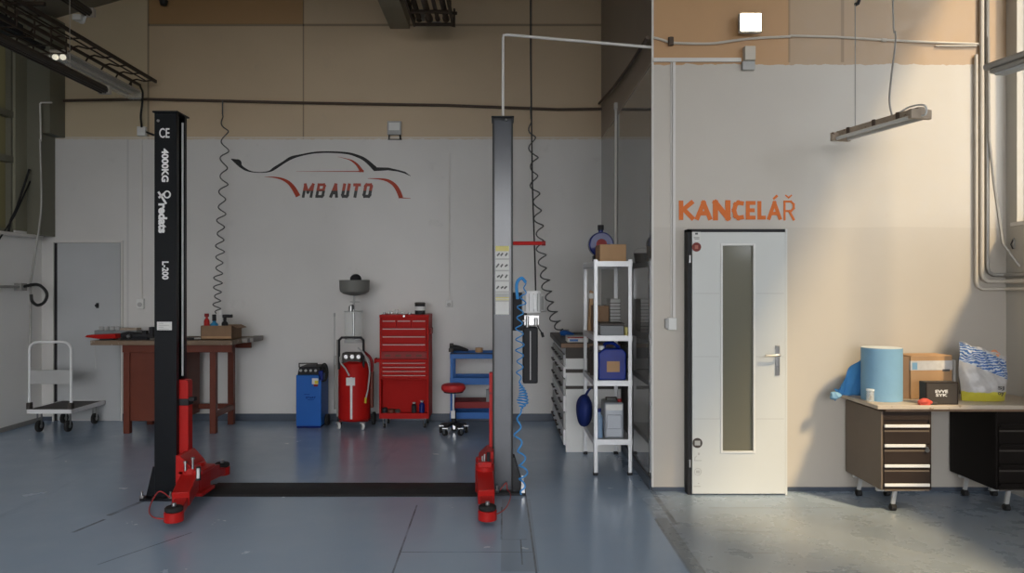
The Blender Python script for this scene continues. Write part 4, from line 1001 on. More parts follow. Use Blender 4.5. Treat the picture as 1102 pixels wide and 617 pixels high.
def workbench():
    y0, y1, zt = 7.9, 8.62, 1.0
    x0, x1 = PX(97, y0), PX(250, y0)
    t = thing('workbench', 'red-brown wooden workbench with cupboard side and worn top', 'workbench', ((x0+x1)/2, (y0+y1)/2, 0))
    MB().box(x0, x1, y0, y1, zt-.05, zt).build('bench_top', 'benchtop', t, .006)
    MB().box(x1+.001, x1+.06, y0+.28, y1-.01, zt-.045, zt+.006).box(x1+.06, x1+.10, y0+.36, y1-.01, zt-.045, zt+.006).build('end_board', 'benchend', t, .004)
    cx0, cx1 = PX(132, y0+.05), PX(190, y0+.05)
    MB().box(cx0+.02, cx1, y0+.07, y1-.06, .13, zt-.052).build('cupboard', 'brownwood', t, .005)
    m = MB(); lx = PX(250, y0+.05)
    m.box(cx0, lx, y0+.04, y0+.07, zt-.13, zt-.051).box(cx0, lx, y1-.09, y1-.06, zt-.13, zt-.051); m.build('apron', 'brownwood', t, .004)
    m = MB(); m.box(cx0+.06, PX(245, 8.5), y1-.10, y1-.07, .17, .23).box(PX(230, y0+.1), PX(230, y0+.1)+.04, y0+.10, y1-.1, .17, .23); m.build('stretcher', 'brownwood', t, .004)
    for x, y in ((cx0+.04, y0+.08), (PX(230, y0+.08), y0+.08), (PX(251, 8.5)-.02, 8.5), (cx0+.04, 8.5), (PX(176, 8.5), 8.5)):
        MB().box(x-.033, x+.033, y-.033, y+.033, 0, zt-.052).build('leg', 'brownwood', t, .005)
    MB().tube([(PX(103, y0), y0-.004, zt-.05), (PX(102.5, y0), y0-.004, .85), (PX(103, y0), y0-.004, .70)], .003, 5).build('hanging_string', 'greyp', t)
    zt += .0005
    # things on the bench
    a = thing('tool_tray', 'flat red tool on the left end of the brown workbench', 'tool', (PX(109, 8.0), 8.0, zt))
    MB().prism([(PX(93.5, 7.98), zt+.035), (PX(96, 7.98), zt+.055), (PX(126, 7.98), zt+.068), (PX(128, 7.98), zt+.02), (PX(108, 7.98), zt+.015), (PX(96, 7.98), zt+.030)], 7.93, 8.06, 'XZ').build('red_body', 'red_deep', a, .006)
    MB().box(PX(109, 7.98), PX(124, 7.98), 7.94, 8.05, zt, zt+.018).build('foot', 'black_matt', a, .003)
    a = thing('grinder', 'black power tool lying on the workbench beside the flat red tool', 'tool', (PX(146, 8.0), 8.0, zt))
    MB().tube([(PX(131, 8), 8.0, zt+.045), (PX(138, 8), 8.0, zt+.05), (PX(150, 8), 8.0, zt+.045), (PX(164, 8), 8.0, zt+.045)], [.03, .042, .036, .028], 14).box(PX(131, 8), PX(160, 8), 7.97, 8.03, zt, zt+.02).build('tool_body', 'black_matt', a, .003)
    MB().cyl((PX(141, 8), 7.93, zt+.035), (PX(143.5, 8), 7.93, zt+.05), .02).build('tool_head', 'steel', a)
    MB().box(PX(154, 8), PX(158.5, 8), 7.97, 8.03, zt+.06, zt+.10).box(PX(162, 8), PX(166, 8), 7.96, 8.03, zt+.02, zt+.14).build('battery', 'black_matt', a, .004)
    a = thing('parts_box', 'low clear box of grey sockets behind the flat red tool on the workbench', 'box', (PX(120, 8.35), 8.35, zt))
    MB().box(PX(105, 8.35), PX(150, 8.35), 8.28, 8.42, zt, zt+.085).build('box_body', 'greytray', a, .005)
    for i, px in enumerate((109, 115, 121, 127)): MB().cyl((PX(px, 8.35), 8.35, zt+.085), (PX(px, 8.35), 8.35, zt+.125), .026, seg=16).build('socket_piece', 'greyp', a, .003)
    MB().box(PX(132, 8.35), PX(150, 8.35), 8.29, 8.40, zt+.085, zt+.11).build('lid', 'lampold', a, .003)
    a = thing('cardboard_box', 'open brown cardboard box of sprays and bottles on the workbench', 'box', (PX(234, 8.1), 8.15, zt))
    bx0, bx1, by0, by1, bh = PX(216, 8.05), PX(250, 8.05), 8.05, 8.33, .15
    m = MB(); w = .008
    m.box(bx0, bx1, by0, by0+w, zt, zt+bh).box(bx0, bx1, by1-w, by1, zt, zt+bh).box(bx0, bx0+w, by0, by1, zt, zt+bh).box(bx1-w, bx1, by0, by1, zt, zt+bh).box(bx0, bx1, by0, by1, zt, zt+w)
    m.build('box_body', 'card_dark', a)
    MB().box(bx0+.01, bx1-.01, by0-.003, by0, zt+.01, zt+.035).build('tape_strip', 'card', a)
    m = MB(); m.bar((bx1, by0+.14, zt+bh), (bx1+.06, by0+.14, zt+bh-.03), .26, .006); m.build('flap', 'card_dark', a)
    zb = zt+.009
    def bottle(px, y, r, h, mt, cap, lab, cat='bottle', capm='black_matt', capr=.5):
        x = PX(px, y); b = thing('spray_can' if cat == 'spray can' else 'bottle', lab, cat, (x, y, zb))
        MB().lathe((x, y, zb), [(0, 0), (r, 0), (r, h*.8), (r*.75, h*.88), (r*.45, h*.92), (r*.45, h), (0, h)], 18).build('body', mt, b)
        MB().lathe((x, y, zb+h), [(0, 0), (r*capr, 0), (r*capr, cap), (0, cap)], 14).build('cap', capm, b); return b
    bottle(222.5, 8.13, .030, .235, 'red', .035, 'red spray can in the cardboard box, nearest the lift column', 'spray can', 'red_dull', .8)
    bottle(230.5, 8.13, .042, .19, mat('light_blue_plastic', (.03, .22, .42), .35), .07, 'light blue bottle with black trigger in the cardboard box', 'bottle')
    bottle(237.5, 8.22, .028, .25, 'label', .05, 'white slim bottle in the middle of the cardboard box', 'bottle', 'whitep', .6)
    b = bottle(242, 8.14, .034, .20, 'black_matt', .05, 'black spray gun bottle at the right of the cardboard box', 'bottle')
    MB().box(PX(240, 8.12), PX(250, 8.12), 8.10, 8.14, zb+.225, zb+.26).build('nozzle', 'black_matt', b, .004)
    a = thing('hand_tool', 'slim dark hand tool lying on the bench between column and cardboard box', 'tool', (PX(207, 8), 8.0, zt))
    MB().tube([(PX(202, 8), 7.98, zt+.014), (PX(209, 8), 8.0, zt+.014)], .013, 10).build('grip', 'black_matt', a); MB().tube([(PX(209, 8), 8.0, zt+.014), (PX(215, 8), 8.02, zt+.014)], .008, 8).build('shaft', 'steel', a)
workbench()

def blue_machine():
    y0, y1 = 8.25, 8.6; x0, x1 = PX(318.5, y0), PX(345.5, y0); zt = PZ(404, y0)
    t = thing('battery_charger', 'blue wheeled starter charger with black top and clamp cables', 'charger', ((x0+x1)/2, (y0+y1)/2, 0))
    b = MB().box(x0, x1, y0, y1, .025, zt).build('cabinet', 'blue', t, .008)
    MB().box(x0+.005, x1-.01, y0+.01, y1, .004, .03).build('foot_rail', 'navy', t)
    MB().prism([(x0+.01, zt), (x1-.01, zt), (x1-.02, zt+.09), (x0+.03, zt+.09)], y0+.02, y1-.02, 'XZ').build('control_panel', 'black_matt', t, .008)
    m = MB()
    for k in range(4): m.cyl((x0+.05+k*.055, y0+.03, zt+.05), (x0+.05+k*.055, y0+.005, zt+.05), .014)
    m.build('dial', 'greyp', t)
    MB().tube([(x0+.02, y0+.06, zt+.08), (x0+.02, y0+.06, zt+.125), (x1-.06, y0+.06, zt+.125), (x1-.06, y0+.06, zt+.08)], .009, 8).build('carry_handle', 'case', t)
    for k, (o, r) in enumerate(((0, .052), (.02, .065), (-.01, .045))):
        c = Vector((x1+.015+o*.3, y0+.04+k*.02, zt+.005+o)); m = MB()
        m.tube([c+Vector((math.cos(a)*r*.6, math.sin(a)*.01, math.sin(a)*r*1.5)) for a in [2*PI*i/20 for i in range(20)]], .009, 6, True); m.build('cable_loop', 'cable', t)
    MB().box(x1-.03, x1+.02, y0-.0, y0+.03, zt-.06, zt+.05).build('clamp', 'navy', t, .005)
    s_ = MB().box(x1-.10, x1-.03, y0-.003, y0, zt-.10, zt-.035).build('sticker', 'label', t)
    MB().box(x1-.07, x1-.03, y0-.006, y0-.002, zt-.095, zt-.06).build('warning_band', 'caution', s_); MB().box(x1-.08, x1-.035, y0-.006, y0-.002, zt-.125, zt-.10).build('red_band', 'red_dull', s_)
    m = MB(); glyphs(m, 'START', (x0+.11, y0, .33), (.11, 0, 0), (0, 0, .022), th=.002, off=.02); m.box(x0+.09, x0+.15, y0-.002, y0, .375, .379).box(x0+.13, x0+.2, y0-.002, y0, .315, .319); m.build('lettering', 'navy', b)
    MB().cyl((x1+.004, y1-.16, .065), (x1+.045, y1-.16, .065), .064, seg=24).build('wheel', 'rubber', t, .008)
blue_machine()

def oil_drainer():
    y = 8.32; xc = PX(381.5, y)
    t = thing('waste_oil_drainer', 'red waste oil drainer with clear cylinder and grey collecting bowl', 'oil drainer', (xc, y, 0))
    r = .175
    MB().lathe((xc, y, 0), [(0, .085), (.15, .085), (r, .11), (r, .66), (.15, .72), (.10, .745), (0, .75)], 36).build('tank', 'red_deep', t)
    MB().box(xc-.012, xc+.012, y-r-.006, y-r+.01, .12, .58).build('level_gauge', 'whitep', t, .003)
    MB().box(xc-.055, xc+.04, y-r-.008, y-r+.02, .49, .575).build('instruction_plate', 'label', t)
    MB().box(xc-.16, xc+.16, y-.06, y+.14, .072, .09).build('base_tray', 'red_dull', t, .004)
    for dx, dy in ((-.15, -.12), (.12, -.15)):
        f, w = MB(), MB(); caster(f, w, xc+dx, y+dy, .035, .078, .5, .022); wo = w.build('caster_wheel', 'whitep', t); f.build('caster_fork', 'steel', wo)
    for s_ in (-1, 1): MB().cyl((xc+s_*.175, y+.14, .075), (xc+s_*.208, y+.14, .075), .073, seg=24).build('rear_wheel', 'rubber', t, .008)
    # push handle
    hw = .15; zt = PZ(363.5, y-.1)
    pts = [(xc-hw, y-.10, .66), (xc-hw, y-.10, zt-.03), (xc-hw+.03, y-.10, zt), (xc+hw-.06, y-.10, zt), (xc+hw-.03, y-.10, zt-.03), (xc+hw-.03, y-.10, .66)]
    MB().tube(pts, .014, 10).build('push_handle', 'black_matt', t)
    MB().box(xc-.12, xc+.09, y-.09, y+.06, .72, .84).build('pump_head', 'case', t, .01)
    m = MB()
    for k in range(3): m.cyl((xc-.07+.07*k, y-.09, .80), (xc-.07+.07*k, y-.13, .80), .022, seg=16)
    m.build('gauge', 'steel', t)
    # side rail and probe tube on the left
    MB().tube([(xc-.19, y, .12), (xc-.19, y, .98)], .014, 8).tube([(xc-.215, y+.02, .20), (xc-.215, y+.02, .80)], .02, 8).build('probe_holder', 'greypipe', t)
    MB().tube([(xc-.22, y, .70), (xc-.225, y, 1.24)], .006, 6).tube([(xc-.225, y, 1.24), (xc-.225, y, 1.28)], .011, 8).build('probe', 'greyp', t)
    # clear cylinder
    z0, z1 = PZ(366, y), PZ(336, y)
    g = MB().cyl((xc-.01, y, z0), (xc-.01, y, z1), .10, seg=32).build('glass_cylinder', 'clear', t)
    MB().cyl((xc-.01, y, z0-.03), (xc-.01, y, z0), .105, seg=32).cyl((xc-.01, y, z1), (xc-.01, y, z1+.012), .105, seg=32).build('cylinder_cap', 'greyp', g)
    MB().cyl((xc-.01, y, z0), (xc-.01, y, z1+.07), .014).cyl((xc-.035, y-.02, z1), (xc-.035, y-.02, z1+.07), .025).build('riser_pipe', 'steel', t)
    MB().box(xc-.045, xc-.005, y-.03, y+.01, z1+.03, z1+.08).build('valve', 'black_matt', t, .004)
    MB().tube([(xc-.01, y, z1+.06), (xc-.0, y, PZ(318, y)+.02)], .013, 10).cyl((xc-.05, y, z1+.115), (xc+.06, y, z1+.115), .008).build('bowl_stem', 'greyp', t)
    # bowl
    zb = PZ(318.5, y); zr = PZ(302, y)
    m = MB(); m.lathe((xc, y, 0), [(0, zb), (.04, zb+.002), (.12, zb+.022), (.155, zb+.045), (.164, zb+.075), (.168, zr), (.175, zr+.004), (.162, zr+.004), (.155, zb+.08), (.12, zb+.04), (.04, zb+.012), (0, zb+.01)], 36)
    m.build('collecting_bowl', mat('grey_bowl_plastic', (.16, .16, .145), .5), t)
    MB().ball((xc+.01, y+.02, zr+.015), .065, (1, 1, .9)).build('strainer', 'black_matt', t)
    # hoses
    m = MB(); m.tube(smoothpts([(xc-.13, y-.14, .80), (xc-.11, y-.19, .74), (xc-.06, y-.20, .68), (xc-.02, y-.19, .60)], 6), .009, 6); m.build('front_hose', 'greyp', t)
    m = MB(); m.tube(smoothpts([(xc+.06, y-.11, .90), (xc+.14, y-.13, .82), (xc+.185, y-.09, .66), (xc+.17, y-.10, .45), (xc+.15, y-.12, .34)], 6), .009, 6); m.build('side_hose', 'greyp', t)
    MB().tube(smoothpts([(xc+.10, y, .85), (xc+.185, y, .76), (xc+.195, y, .60), (xc+.185, y, .45)], 6), .016, 8).build('dark_hose', 'red_dull', t)
    MB().box(xc+.185, xc+.212, y-.04, y+.04, .22, .62).build('side_box', 'brownwood', t, .006); MB().cyl((xc+.145, y-.125, .29), (xc+.15, y-.125, .35), .013).build('drain_tap', 'caution', t)
oil_drainer()

def tool_chest():
    y0, y1 = 8.22, 8.62; x0, x1 = PX(408, y0), PX(461.5, y0)
    t = thing('tool_chest', 'tall red roller tool chest with open bottom compartment', 'tool chest', ((x0+x1)/2, (y0+y1)/2, 0))
    zc, zm, zt = PZ(387, y0), PZ(352+32, y0), PZ(339, y0)
    w = .02; z0 = PZ(451, y0); zo = PZ(445, y0)
    # lower roller cabinet shell, open at the bottom compartment
    m = MB(); zo1 = PZ(409, y0)
    m.box(x0, x0+w, y0, y1, z0, zc).box(x1-w, x1, y0, y1, z0, zc).box(x0+w, x1-w, y1-.01, y1, z0, zc).box(x0+w, x1-w, y0, y1-.01, z0, zo).box(x0+w, x1-w, y0+.02, y1-.01, zo1, zc).box(x0+w, x1-w, y0, y0+.02, zo1, zo1+.012)
    m.box(x0+w, x1-w, y0, y0+.02, zc-.025, zc)
    m.build('roller_cabinet', 'red_deep', t, .003)
    MB().box(x0+w, x1-w, y0+.10, y0+.11, zo, zo1).build('inner_panel', mat('bright_red_inner', (.34, .010, .008), .6, spec=.08), t)
    dz = (zc-.03-zo1-.014)/4
    for i in range(4):
        z = zo1+.014+i*dz
        d = MB().box(x0+w+.003, x1-w-.003, y0-.006, y0+.02, z+.003, z+dz-.003).build('drawer', 'red_deep', t, .002)
        MB().box(x0+w+.02, x1-w-.02, y0-.014, y0-.006, z+dz-.015, z+dz-.008).build('drawer_handle', 'handle_pink', d)
    # upper chest
    ux0, ux1 = x0+.005, x1-.002
    m = MB(); m.box(ux0, ux1, y0+.02, y1, zc+.002, zt-.02).box(ux0-.003, ux1+.003, y0+.0, y1, zt-.03, zt).box(ux0, ux0+w, y0, y0+.02, zc+.002, zt-.03).box(ux1-w, ux1, y0, y0+.02, zc+.002, zt-.03); m.build('top_chest', 'red_deep', t, .003)
    h = (zt-.045-zc-.10)/4
    MB().box(ux0+w, ux1-w, y0-.004, y0+.02, zc+.004, zc+.085).build('lid_panel', 'red_dull', t, .003)
    m = MB()
    for k in range(4): m.box(ux0+.06+k*.115, ux0+.06+k*.115+.06, y0-.007, y0-.004, zc+.03, zc+.055)
    m.build('grip_slot', 'brownwood', t)
    for i in range(4):
        z = zc+.09+i*h
        n = 3 if i == 3 else 1
        for k in range(n):
            a = ux0+w+.003+(ux1-ux0-2*w-.006)*k/n; b = ux0+w+.003+(ux1-ux0-2*w-.006)*(k+1)/n-.004
            d = MB().box(a, b, y0-.006, y0+.02, z+.003, z+h-.003).build('drawer', 'red_deep', t, .002)
            MB().box(a+.012, b-.012, y0-.014, y0-.006, z+h-.020, z+h-.010).build('drawer_handle', 'handle_pink', d)
    MB().cyl(((x0+x1)/2, y0-.006, zt-.015), ((x0+x1)/2, y0, zt-.015), .010).build('lock', 'steel', t)
    MB().box(x0-.045, x0-.001, y0+.02, y0+.12, zc-.035, zc+.0).box(x0-.055, x0-.04, y0, y0+.12, zc-.045, zc+.01).build('side_handle', 'red_deep', t, .004)
    MB().box(x1+.001, x1+.025, y0+.06, y0+.22, zt-.22, zt-.15).build('side_grip', 'red_dull', t, .004)
    for x in (x0+.05, x1-.05):
        for y in (y0+.06, y1-.06):
            f, wm = MB(), MB(); caster(f, wm, x, y, .024, z0, .4, .02); wo = wm.build('caster_wheel', 'rubber', t); f.build('caster_fork', 'steel', wo)
    zb = zo+.0005
    rnd = random.Random(3)
    for px, hh, r, mt, lab in ((414, .05, .03, 'black_matt', 'small dark tin at the left inside the red tool chest'), (421, .035, .04, 'brownwood', 'low brown tin inside the red tool chest'), (428, .03, .03, 'case', 'low grey tin inside the red tool chest')):
        x = PX(px, y0+.05); tag(MB().lathe((x, y0+.055, zb), [(0, 0), (r, 0), (r, hh), (r*.8, hh+.004), (0, hh+.004)], 16).build('tin', mt), lab, 'tin')
    for px, hh, r, mt, lab in ((445.5, .11, .028, 'black_matt', 'left of the two dark bottles inside the red tool chest'), (454, .13, .030, 'navy', 'right of the two dark bottles inside the red tool chest')):
        x = PX(px, y0+.055); b = thing('bottle', lab, 'bottle', (x, y0+.055, zb)); MB().lathe((x, y0+.055, zb), [(0, 0), (r, 0), (r, hh*.7), (r*.5, hh*.85), (r*.5, hh*.9), (0, hh*.9)], 16).build('body', mt, b); MB().lathe((x, y0+.055, zb+hh*.9), [(0, 0), (r*.6, 0), (r*.6, hh*.12), (0, hh*.12)], 12).build('cap', 'greyp', b)
    tag(MB().tube([(PX(457, y0+.04), y0+.04, PZ(430, y0)), (PX(456.5, y0+.04), y0+.04, PZ(411, y0))], .012, 8).build('torque_bar', 'brown_cable'), 'dark bar standing at the right inside the red tool chest', 'tool') if False else None
    # things on top of the chest
    zt += .0005; x = PX(452, 8.35)
    b = thing('paint_tin', 'black lidded tin with a pale band on top of the red tool chest', 'tin', (x, 8.35, zt))
    r = .058; MB().lathe((x, 8.35, zt), [(0, 0), (r, 0), (r, .115), (0, .115)], 28).build('body', 'black_matt', b)
    MB().lathe((x, 8.35, zt), [(r+.001, .045), (r+.002, .045), (r+.002, .09), (r+.001, .09)], 28).build('pale_band', 'label', b)
    MB().lathe((x, 8.35, zt+.115), [(0, 0), (r+.003, 0), (r+.003, .012), (r*.9, .02), (0, .02)], 28).build('lid', 'case', b)
    for px, hh, rr, lab in ((413.5, .025, .014, 'tiny metal socket at the left edge of the tool chest top'), (421, .035, .022, 'low clear jar at the left on the tool chest top'), (427, .055, .020, 'tallest clear jar on the red tool chest top'), (434, .03, .03, 'wide low clear dish on the tool chest top'), (441, .02, .02, 'small flat metal dish beside the black lidded tin')):
        x = PX(px, 8.35); tag(MB().lathe((x, 8.35, zt), [(0, 0), (rr, 0), (rr, hh), (rr*.85, hh), (rr*.85, .006), (0, .006)], 16).build('jar', 'steel' if px in (413.5, 441) else 'clear'), lab, 'jar')
tool_chest()

def cart_and_stool():
    y0, y1 = 8.15, 8.55; x0, x1 = PX(484.5, y0), PX(545, y0); zt = PZ(380.5, y0)
    t = thing('tool_cart', 'blue steel tool cart with three shelves behind the red stool', 'cart', ((x0+x1)/2, (y0+y1)/2, 0))
    w = .035
    for x in (x0, x1-w):
        for y in (y0, y1-w): MB().box(x, x+w, y, y+w, .03, zt).build('post', 'blue_cart', t, .003)
    def shelf(z, h, mt='blue_cart'):
        m = MB(); m.box(x0, x1, y0-.004, y0+.012, z-h, z).box(x0, x1, y1-.012, y1+.004, z-h, z).box(x0-.004, x0+.012, y0, y1, z-h, z).box(x1-.012, x1+.004, y0, y1, z-h, z).box(x0, x1, y0, y1, z-h, z-h+.008); return m.build('shelf', mt, t, .002)
    shelf(zt, .06); shelf(PZ(407, y0), .075).data; shelf(PZ(444, y0), .07)
    MB().box(x0+w, x1-w, y0+.02, y1-.05, PZ(440, y0), PZ(434, y0)+.01).build('red_drawer', 'red_dull', t, .004)
    MB().box(x0, x1, y0-.008, y0-.004, zt-.008, zt+.003).build('top_mat', 'black_matt', t)
    for x in (x0+.03, x1-.03):
        for y in (y0+.03, y1-.03): MB().cyl((x, y, 0), (x, y, .04), .018).build('foot', 'black_matt', t)
    MB().box(PX(523, y0), PX(527, y0), y0+.02, y0+.10, PZ(433, y0), PZ(420, y0)).build('side_pocket', 'greytray', t)
    zz = zt+.004
    a = thing('cordless_tool', 'black bag-like power tool lying at the left on the blue cart', 'tool', (PX(491, 8.3), 8.3, zz))
    MB().box(x0-.003, x0+.26, 8.2, 8.4, zt-.052, zt-.050).build('pad', 'black_matt', a) if False else None
    MB().tube(smoothpts([(PX(484, 8.3), 8.3, zz+.045), (PX(489, 8.3), 8.3, zz+.045), (PX(496, 8.3), 8.3, zz+.035), (PX(504, 8.3), 8.3, zz+.016)], 4), [.03+.01*math.sin(i/12*PI)-.018*i/12 for i in range(13)], 12).build('tool_body', 'black_matt', a)
    MB().box(PX(483, 8.3), PX(488, 8.3), 8.27, 8.33, zz, zz+.04).box(PX(484, 8.3), PX(488, 8.3), 8.27, 8.33, zz+.07, zz+.095).build('battery', 'case', a, .004)
    a = thing('tape_roll', 'brown roll of tape standing on the blue cart', 'tape', (PX(515.5, 8.25), 8.25, zz))
    MB().lathe((PX(515.5, 8.25), 8.25, zz), [(.022, 0), (.042, 0), (.042, .05), (.022, .05), (.022, 0)], 24).build('tape_ring', 'card', a); MB().lathe((PX(515.5, 8.25), 8.25, zz), [(.019, .0), (.0215, 0), (.0215, .05), (.019, .05), (.019, 0)], 24).build('tape_core', 'card_dark', a)
    # stool
    y = 7.95; x = PX(488, y); zs = PZ(413.5, y)
    t = thing('rolling_stool', 'small round red-seated stool on black casters before the blue cart', 'stool', (x, y, 0))
    MB().lathe((x, y, zs-.075), [(0, 0), (.11, 0), (.125, .015), (.132, .04), (.125, .065), (.10, .078), (0, .08)], 32).build('seat', 'red_seat', t)
    MB().lathe((x, y, zs-.09), [(0, 0), (.10, 0), (.11, .014), (0, .014)], 24).build('seat_plate', 'black_matt', t)
    MB().cyl((x, y, .22), (x, y, zs-.09), .014).build('gas_column', 'chrome', t); MB().cyl((x, y, .10), (x, y, .24), .028).build('column_sleeve', 'black_matt', t)
    MB().box(x-.024, x+.02, y-.036, y-.028, .17, .25).build('sleeve_label', 'label', t)
    m = MB()
    for k in range(5):
        a_ = PI/2*0+2*PI*k/5+.32; m.bar((x, y, .115), (x+.14*math.cos(a_), y+.14*math.sin(a_), .09), .04, .03)
    m.build('star_base', 'black_matt', t, .006)
    for k in range(5):
        a_ = 2*PI*k/5+.32; f, wm = MB(), MB(); caster(f, wm, x+.14*math.cos(a_), y+.14*math.sin(a_), .032, .085, a_, .024); wo = wm.build('caster_wheel', 'rubber', t); f.build('caster_fork', 'chrome', wo)
cart_and_stool()

def white_cabinets():
    y0, y1 = 7.05, 8.66; x0 = .56; x1 = XS-.03; zt = PZ(369, 7.05)
    t = thing('counter_top', 'black-brown counter top over the white cabinets by the grey side wall', 'worktop', ((x0+x1)/2, (y0+y1)/2, zt-.05))
    MB().box(x0-.03, x1, y0-.02, y1, zt-.05, zt).build('board', 'dbrown', t, .003); MB().box(x0-.025, x1-.005, y0-.028, y0-.02, zt-.045, zt-.006).build('worn_edge', 'edgewood', t)
    n = 3; L_ = (y1-y0-.02)/n
    for i in range(n):
        a = y0+.01+i*L_; b = a+L_-.004
        lab = ['white drawer cabinet nearest the camera under the dark counter', 'white drawer cabinet in the middle under the dark counter', 'white drawer cabinet touching the back wall under the dark counter'][i]
        c = thing('drawer_cabinet', lab, 'cabinet', ((x0+x1)/2, (a+b)/2, 0), 'white cabinets under the dark counter')
        MB().box(x0+.02, x1, a, b, .05, zt-.052).build('body', 'alu', c, .003)
        MB().box(x0+.04, x1, a+.01, b-.01, 0, .05).build('plinth', 'black_matt', c)
        zz = [.06, .22, .38, .54, .70, .82, .93]
        for k in range(6):
            d = MB().box(x0, x0+.02, a+.01, b-.01, zz[k]+.006, zz[k+1]-.006).build('drawer', 'greyp' if k % 2 else 'alu', c, .003)
            MB().box(x0-.025, x0-.012, a+.12, b-.12, (zz[k]+zz[k+1])/2-.008, (zz[k]+zz[k+1])/2+.008).box(x0-.014, x0+.001, a+.13, a+.145, (zz[k]+zz[k+1])/2-.006, (zz[k]+zz[k+1])/2+.006).box(x0-.014, x0+.001, b-.145, b-.13, (zz[k]+zz[k+1])/2-.006, (zz[k]+zz[k+1])/2+.006).build('drawer_handle', 'case', d)
        if i == 0:
            m = MB(); m.box(x0+.03, x1, a-.010, a, PZ(397.5, y0), PZ(386, y0)).box(x0+.025, x1, a-.012, a, PZ(415.5, y0), PZ(401.5, y0)).box(x0+.02, x1, a-.012, a, PZ(487, y0), PZ(419, y0)); m.build('end_panel', 'whitep', c, .003)
            MB().box(x0+.02, x1, a-.006, a, PZ(419, y0), PZ(415.5, y0)).box(x0+.02, x1, a-.006, a, PZ(401.5, y0), PZ(397.5, y0)).box(x0+.02, x1, a-.006, a, PZ(386, y0), zt-.052).build('end_gap', 'case', c)
    z = zt+.0005
    a = thing('paper_box', 'white and red flat carton on the near end of the dark counter', 'box', (.75, 7.2, z))
    MB().box(.60, .80, 7.08, 7.32, z, z+.055).build('carton', 'label', a, .002); MB().box(.60, .80, 7.077, 7.08, z+.04, z+.052).build('red_band', 'red_dull', a); MB().box(.62, .70, 7.077, 7.08, z+.01, z+.03).build('blue_print', 'blue_cart', a)
    # hose fitting
    c = Vector((PX(606, 7.95), 7.95, z+.035))
    a = thing('air_blow_gun', 'blue air gun on the counter at the end of the coiled grey hose', 'air gun', (c.x, c.y, z))
    MB().tube(smoothpts([c+Vector((-.03, 0, -.01)), c, c+Vector((.05, -.02, .0)), c+Vector((.11, -.05, -.018))], 4), [.018, .022, .026, .028, .03, .03, .028, .026, .024, .022, .02, .018, .014], 10).build('grip', 'blue', a)
    MB().tube([c+Vector((.0, 0, .03)), c+Vector((.06, -.03, .035))], .007, 6).tube([c+Vector((.10, -.05, -.02)), c+Vector((.17, -.08, -.02))], .007, 6).build('trigger', 'steel', a)
white_cabinets()

